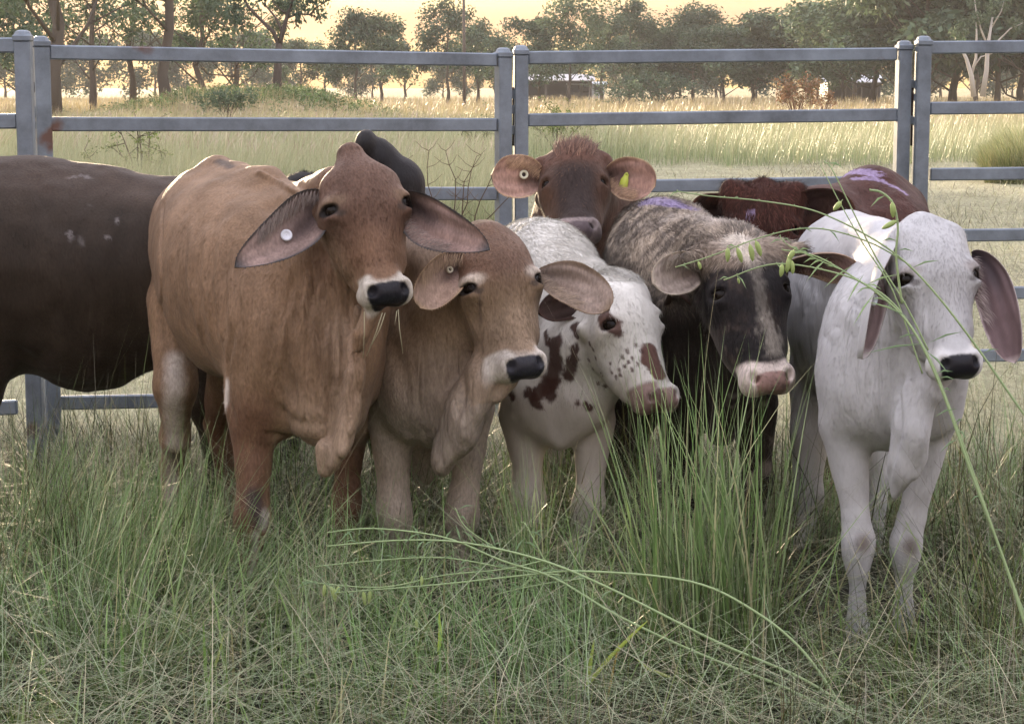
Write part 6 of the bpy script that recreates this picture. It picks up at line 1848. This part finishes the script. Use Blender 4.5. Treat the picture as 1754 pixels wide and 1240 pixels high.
tussock(880, 945, 5.8, .60, 110, 'small green tussock in front of the white spotted calf', 2.4, 1.0, seed=4, lean=.15)
tussock(500, 575, 5.35, .44, 190, 'straw-tipped tussock below the chest of the big red-brown brahman', 1.6, 1.2, seed=5, lean=.2, w=.0034, cols=[(.24, .27, .16), (.16, .22, .10), (.30, .30, .20), (.38, .34, .22)])
tussock(-20, 120, 6.2, .64, 260, 'green tussock at the left edge under the dark brown cow', .6, .8, seed=6, lean=.25)
tussock(1050, 1120, 5.3, .42, 120, 'small leaning tussock left of the tallest one', 3.0, .5, seed=7, lean=.45)
tussock(-20, 70, 4.55, .22, 240, 'short yellow-green tussock in the bottom left corner', 1.0, 1.0, seed=8, lean=.3, w=.004, cols=[(.16, .20, .05), (.20, .22, .08), (.13, .16, .05), (.24, .22, .10)])

tussock(60, 200, 5.55, .78, 260, 'tall straggling tussock at left below the fence posts', .5, .8, seed=11, lean=.38, bend=.35)
tussock(150, 260, 5.0, .66, 150, 'loose tussock of long leaning stems in the left foreground', .2, .9, seed=12, lean=.5, bend=.35, w=.0046)
tussock(620, 720, 5.9, .36, 110, 'low tussock between the fore legs of the tan brahman', 1.5, 1.2, seed=13, lean=.3)
tussock(1640, 1790, 6.6, .45, 260, 'tangled tussock at the right edge behind the white brahman', 2.6, 1.2, seed=14, lean=.6, bend=.5, w=.0032, cols=[(.20, .24, .13), (.30, .29, .19), (.13, .18, .08), (.40, .37, .25)])
STC = (.30, .40, .20, 1); LFC = (.24, .36, .20, 1); PDC = (.36, .46, .17, 1)
M_STEM = leaf_material('pod_plant_green', .15, .5)
def pod(mb_name, root, off, a, L, w, ang, c=PDC):
    """plump hanging pod with a pointed tip; a = world hang point, ang = lean in the picture plane"""
    d = np.array([math.sin(ang), .1, -math.cos(ang)]); d /= np.linalg.norm(d)
    t = np.array([0, .06, .16, .35, .6, .82, .95, 1.0]); r = np.array([.12, .35, .75, 1, .98, .72, .35, .06]) * w / 2
    pts = [a + d * L * q + np.array([.08 * w * math.sin(q * 3), 0, 0]) for q in t]
    m = MB(); m.tube([p - off for p in pts], r, 9, c); m.tube([a - off - d * .006, a - off + d * .003], [.0008, .0012], 5, STC)
    return m.build('pod', M_STEM, root, True)
def stem(mb, off, pts, Y, r0, r1, c=STC, dY=0.0):
    q = np.array([P(x, y, Y + dY * i / (len(pts) - 1)) for i, (x, y) in enumerate(pts)])
    # smooth the polyline
    t = np.linspace(0, len(q) - 1, 6 * (len(q) - 1) + 1); i0 = np.clip(t.astype(int), 0, len(q) - 2); f = t - i0
    pm = q[np.maximum(i0 - 1, 0)]; p0 = q[i0]; p1 = q[i0 + 1]; p2 = q[np.minimum(i0 + 2, len(q) - 1)]
    f = f[:, None]
    s = .5 * ((2 * p0) + (-pm + p1) * f + (2 * pm - 5 * p0 + 4 * p1 - p2) * f ** 2 + (-pm + 3 * p0 - 3 * p1 + p2) * f ** 3)
    mb.tube(s - off, np.linspace(r0, r1, len(s)), 6, c)
    return s
def leafstrip(mb, off, x, y, Y, dx, dy, w=.004, c=LFC):
    a = P(x, y, Y); b = P(x + dx, y + dy, Y - .01); m = (a + b) / 2 + np.array([0, 0, .006]); d = b - a; u = np.cross(d, [0, 1, .4]); u /= np.linalg.norm(u) + 1e-9
    V = np.array([a, m - u * w / 2, m + u * w / 2, b, m + [0, -.001, 0]]) - off
    mb.add(V, [], [(0, 1, 4), (0, 4, 2), (1, 3, 4), (4, 3, 2)], c)

def pod_plant(label, base, stems, leaves, pods, seed=1):
    root = empty('pod_plant', tuple(base * np.array([1, 1, 0]))); tag(root, label, 'plant', 'pod plants arching over the grass')
    off = np.array(root.location); mb = MB(); ml = MB(); r = np.random.default_rng(seed)
    for pts, Y, dY, r0, r1, lf in stems:
        s = stem(mb, off, pts, Y, r0 * .95, r1 * 1.35, dY=dY)
        # nodes: tiny scars along the stem
        for q in s[2::4]: mb.tube([q - off, q - off + [0, -.001, .004]], [.0022, .001], 4, STC)
        for k in range(lf):
            i = int(r.integers(2, len(s) - 1)); q = s[i]; px, py = proj(q[None]); d = r.choice([-1, 1])
            leafstrip(ml, off, px[0], py[0], q[1], d * (10 + 24 * r.random()), -14 + 44 * r.random(), .0035 + .0025 * r.random())
    for (x, y, Y, dx, dy) in leaves: leafstrip(ml, off, x, y, Y, dx, dy, .0055)
    mb.build('stem', M_STEM, root, True)
    ml.build('leaves', M_STEM, root)
    for (x, y, Y, L, w, ang) in pods: pod('pod', root, off, P(x, y, Y), L, w, ang)
    return root
Yf = 4.85
pod_plant('green pod plant arching from the bottom right corner low over the grass to the left', P(1500, 1230, 4.75), [
    ([(1500, 1245), (1380, 1165), (1230, 1100), (1050, 1010), (930, 960), (800, 930), (690, 925), (560, 935)], 4.72, .35, .0045, .0014, 8),
    ([(1480, 1245), (1350, 1180), (1200, 1120), (1060, 1055), (950, 990), (860, 960), (760, 920), (640, 905), (560, 912)], 4.74, .35, .0045, .0012, 10),
    ([(1460, 1240), (1380, 1120), (1290, 1045), (1180, 995), (1000, 978), (900, 985), (760, 1000), (640, 1010), (570, 1015)], 4.70, .4, .004, .0012, 8),
    ([(960, 985), (880, 975), (760, 955), (640, 960), (540, 970)], 5.0, .08, .0024, .001, 12),
    ([(930, 960), (860, 975), (760, 985), (660, 1005), (560, 1000), (520, 992)], 5.0, .08, .0022, .001, 12),
    ([(935, 965), (915, 925), (900, 898), (893, 895)], 4.98, .03, .0018, .001, 3),
    ([(860, 945), (800, 905), (780, 870)], 5.0, .03, .0016, .001, 4),
    ([(1000, 990), (930, 1000), (860, 1015), (840, 1025)], 4.98, .05, .0018, .001, 5)],
    [(850, 940, 5.0, -16, -36), (820, 935, 5.0, -30, -28), (790, 932, 5.0, -10, -34), (760, 930, 5.02, 14, -22), (720, 925, 5.04, -14, -26), (880, 950, 5.0, 20, -30)],
    [(556, 1000, 5.12, .036, .011, -.1), (566, 1003, 5.12, .034, .011, .25), (572, 1006, 5.1, .040, .012, .05), (580, 1003, 5.1, .032, .011, -.2), (622, 1012, 5.08, .040, .012, .1),
     (634, 1010, 5.08, .040, .011, -.12), (722, 985, 5.02, .028, .009, 0), (714, 1058, 4.95, .034, .011, -.1)], 3)
pod_plant('green pod plant whose stems cross in front of the white brahman', P(1760, 1160, 5.0), [
    ([(1768, 1110), (1720, 960), (1660, 800), (1610, 660), (1560, 560), (1500, 500), (1440, 470), (1330, 452), (1240, 480)], 4.75, .30, .0042, .0012, 12),
    ([(1756, 1060), (1700, 905), (1640, 735), (1590, 610), (1530, 520), (1470, 480), (1400, 440), (1340, 428)], 4.78, .30, .0042, .0012, 12),
    ([(1790, 760), (1740, 690), (1670, 590), (1600, 500), (1540, 440), (1470, 395), (1390, 360), (1300, 344), (1215, 336), (1160, 328)], 4.82, .25, .0036, .0010, 3),
    ([(1560, 455), (1500, 420), (1430, 396), (1370, 392), (1300, 408), (1220, 438), (1157, 458)], 4.95, .12, .0022, .0012, 4),
    ([(1590, 600), (1550, 520), (1500, 440), (1460, 360), (1425, 290), (1412, 278)], 4.95, .12, .0026, .001, 2),
    ([(1580, 640), (1530, 500), (1480, 420), (1440, 350), (1404, 280)], 5.0, .12, .0024, .0008, 1),
    ([(1545, 520), (1535, 440), (1538, 390), (1530, 350), (1510, 330), (1490, 326)], 4.9, .05, .0032, .0022, 3),
    ([(1440, 462), (1390, 440), (1350, 420), (1336, 405)], 5.0, .04, .0018, .001, 6)],
    [(1590, 588, 4.85, -110, 18), (1590, 588, 4.85, 60, -20), (1560, 545, 4.86, -80, -30), (1500, 500, 4.9, -40, 60), (1640, 700, 4.82, -40, 14), (1480, 470, 4.92, -30, 50), (1560, 460, 4.9, 50, -14),
     (1540, 470, 4.9, -60, 20), (1585, 600, 4.85, 40, 40), (1460, 455, 4.95, -50, 40), (1420, 440, 4.97, -40, 44)],
    [(1246, 424, 5.03, .038, .013, .02), (1262, 424, 5.03, .042, .013, .35), (1284, 418, 5.02, .046, .014, .2), (1294, 412, 5.02, .044, .014, .35), (1340, 452, 5.0, .034, .013, -.1), (1352, 440, 5.0, .042, .014, -.15),
     (1360, 428, 5.0, .034, .014, -.5), (1356, 446, 5.0, .036, .012, .1), (1196, 448, 5.05, .022, .009, .3), (1264, 476, 5.05, .016, .007, .2), (1441, 345, 4.98, .030, .014, -.7), (1528, 346, 4.92, .040, .015, .1),
     (1536, 378, 4.92, .042, .014, -1.05)], 5)
# fresh broad blades, straws hanging from a mouth
SHOOTS = [([(1000, 1180), (1040, 1130), (1085, 1085), (1110, 1062)], .010, (.38, .48, .10)), ([(1005, 1190), (1012, 1130), (1018, 1095)], .009, (.34, .44, .10)), ([(985, 1200), (990, 1150), (984, 1110)], .008, (.22, .34, .09)),
                  ([(752, 1120), (754, 1080), (752, 1048)], .008, (.34, .48, .08)), ([(610, 1150), (600, 1105), (585, 1060)], .007, (.20, .34, .10)), ([(1150, 1160), (1110, 1145), (1090, 1128)], .007, (.40, .48, .16)),
                  ([(1040, 1200), (1050, 1150), (1060, 1100)], .006, (.34, .26, .08)), ([(208, 1160), (210, 1110), (206, 1070)], .008, (.14, .26, .07)), ([(360, 1240), (352, 1150), (348, 1060)], .009, (.16, .28, .07)), ([(330, 1240), (372, 1130), (385, 1080)], .006, (.26, .32, .10))]
SL = [('bright yellow-green grass shoot with broad bent leaves at bottom centre', [0, 1, 2, 5, 6]), ('single upright yellow-green grass leaf left of bottom centre', [3]), ('small green grass leaf left of the single upright yellow-green one', [4]),
      ('narrow dark green grass leaf near the bottom left', [7]), ('pair of tall green grass leaves at the bottom, right of the narrow dark one', [8, 9])]
for lab, ids in SL:
  p0_ = SHOOTS[ids[0]][0][0]; root = empty('grass_shoot', tuple(P(p0_[0], p0_[1], 4.78) * np.array([1, 1, 0]))); tag(root, lab, 'grass shoot', 'fresh grass shoots in the foreground'); off = np.array(root.location)
  for pts, w, c in [SHOOTS[k_] for k_ in ids]:
    mb = MB(); Yk = 4.78; q = [P(x, y, Yk) - off for x, y in pts]; q = np.array(q); n_ = len(q)
    t = np.linspace(0, n_ - 1, 9); q = np.stack([np.interp(t, np.arange(n_), q[:, a]) for a in range(3)], 1)
    ww = w * np.sin(np.linspace(.35, 1, 9) * np.pi) ** .7 / 2 + .0004
    d = np.gradient(q, axis=0); u = np.cross(d, [0, 1, .2]); u /= np.linalg.norm(u, axis=1)[:, None]
    V = np.stack([q - u * ww[:, None], q + [0, -.0012, 0], q + u * ww[:, None]], 1).reshape(-1, 3)
    Q = [(3 * i + j, 3 * i + j + 1, 3 * i + j + 4, 3 * i + j + 3) for i in range(8) for j in (0, 1)]
    mb.add(V, Q, (), (*c, 1))
    mb.build('leaf', M_GRASS, root)
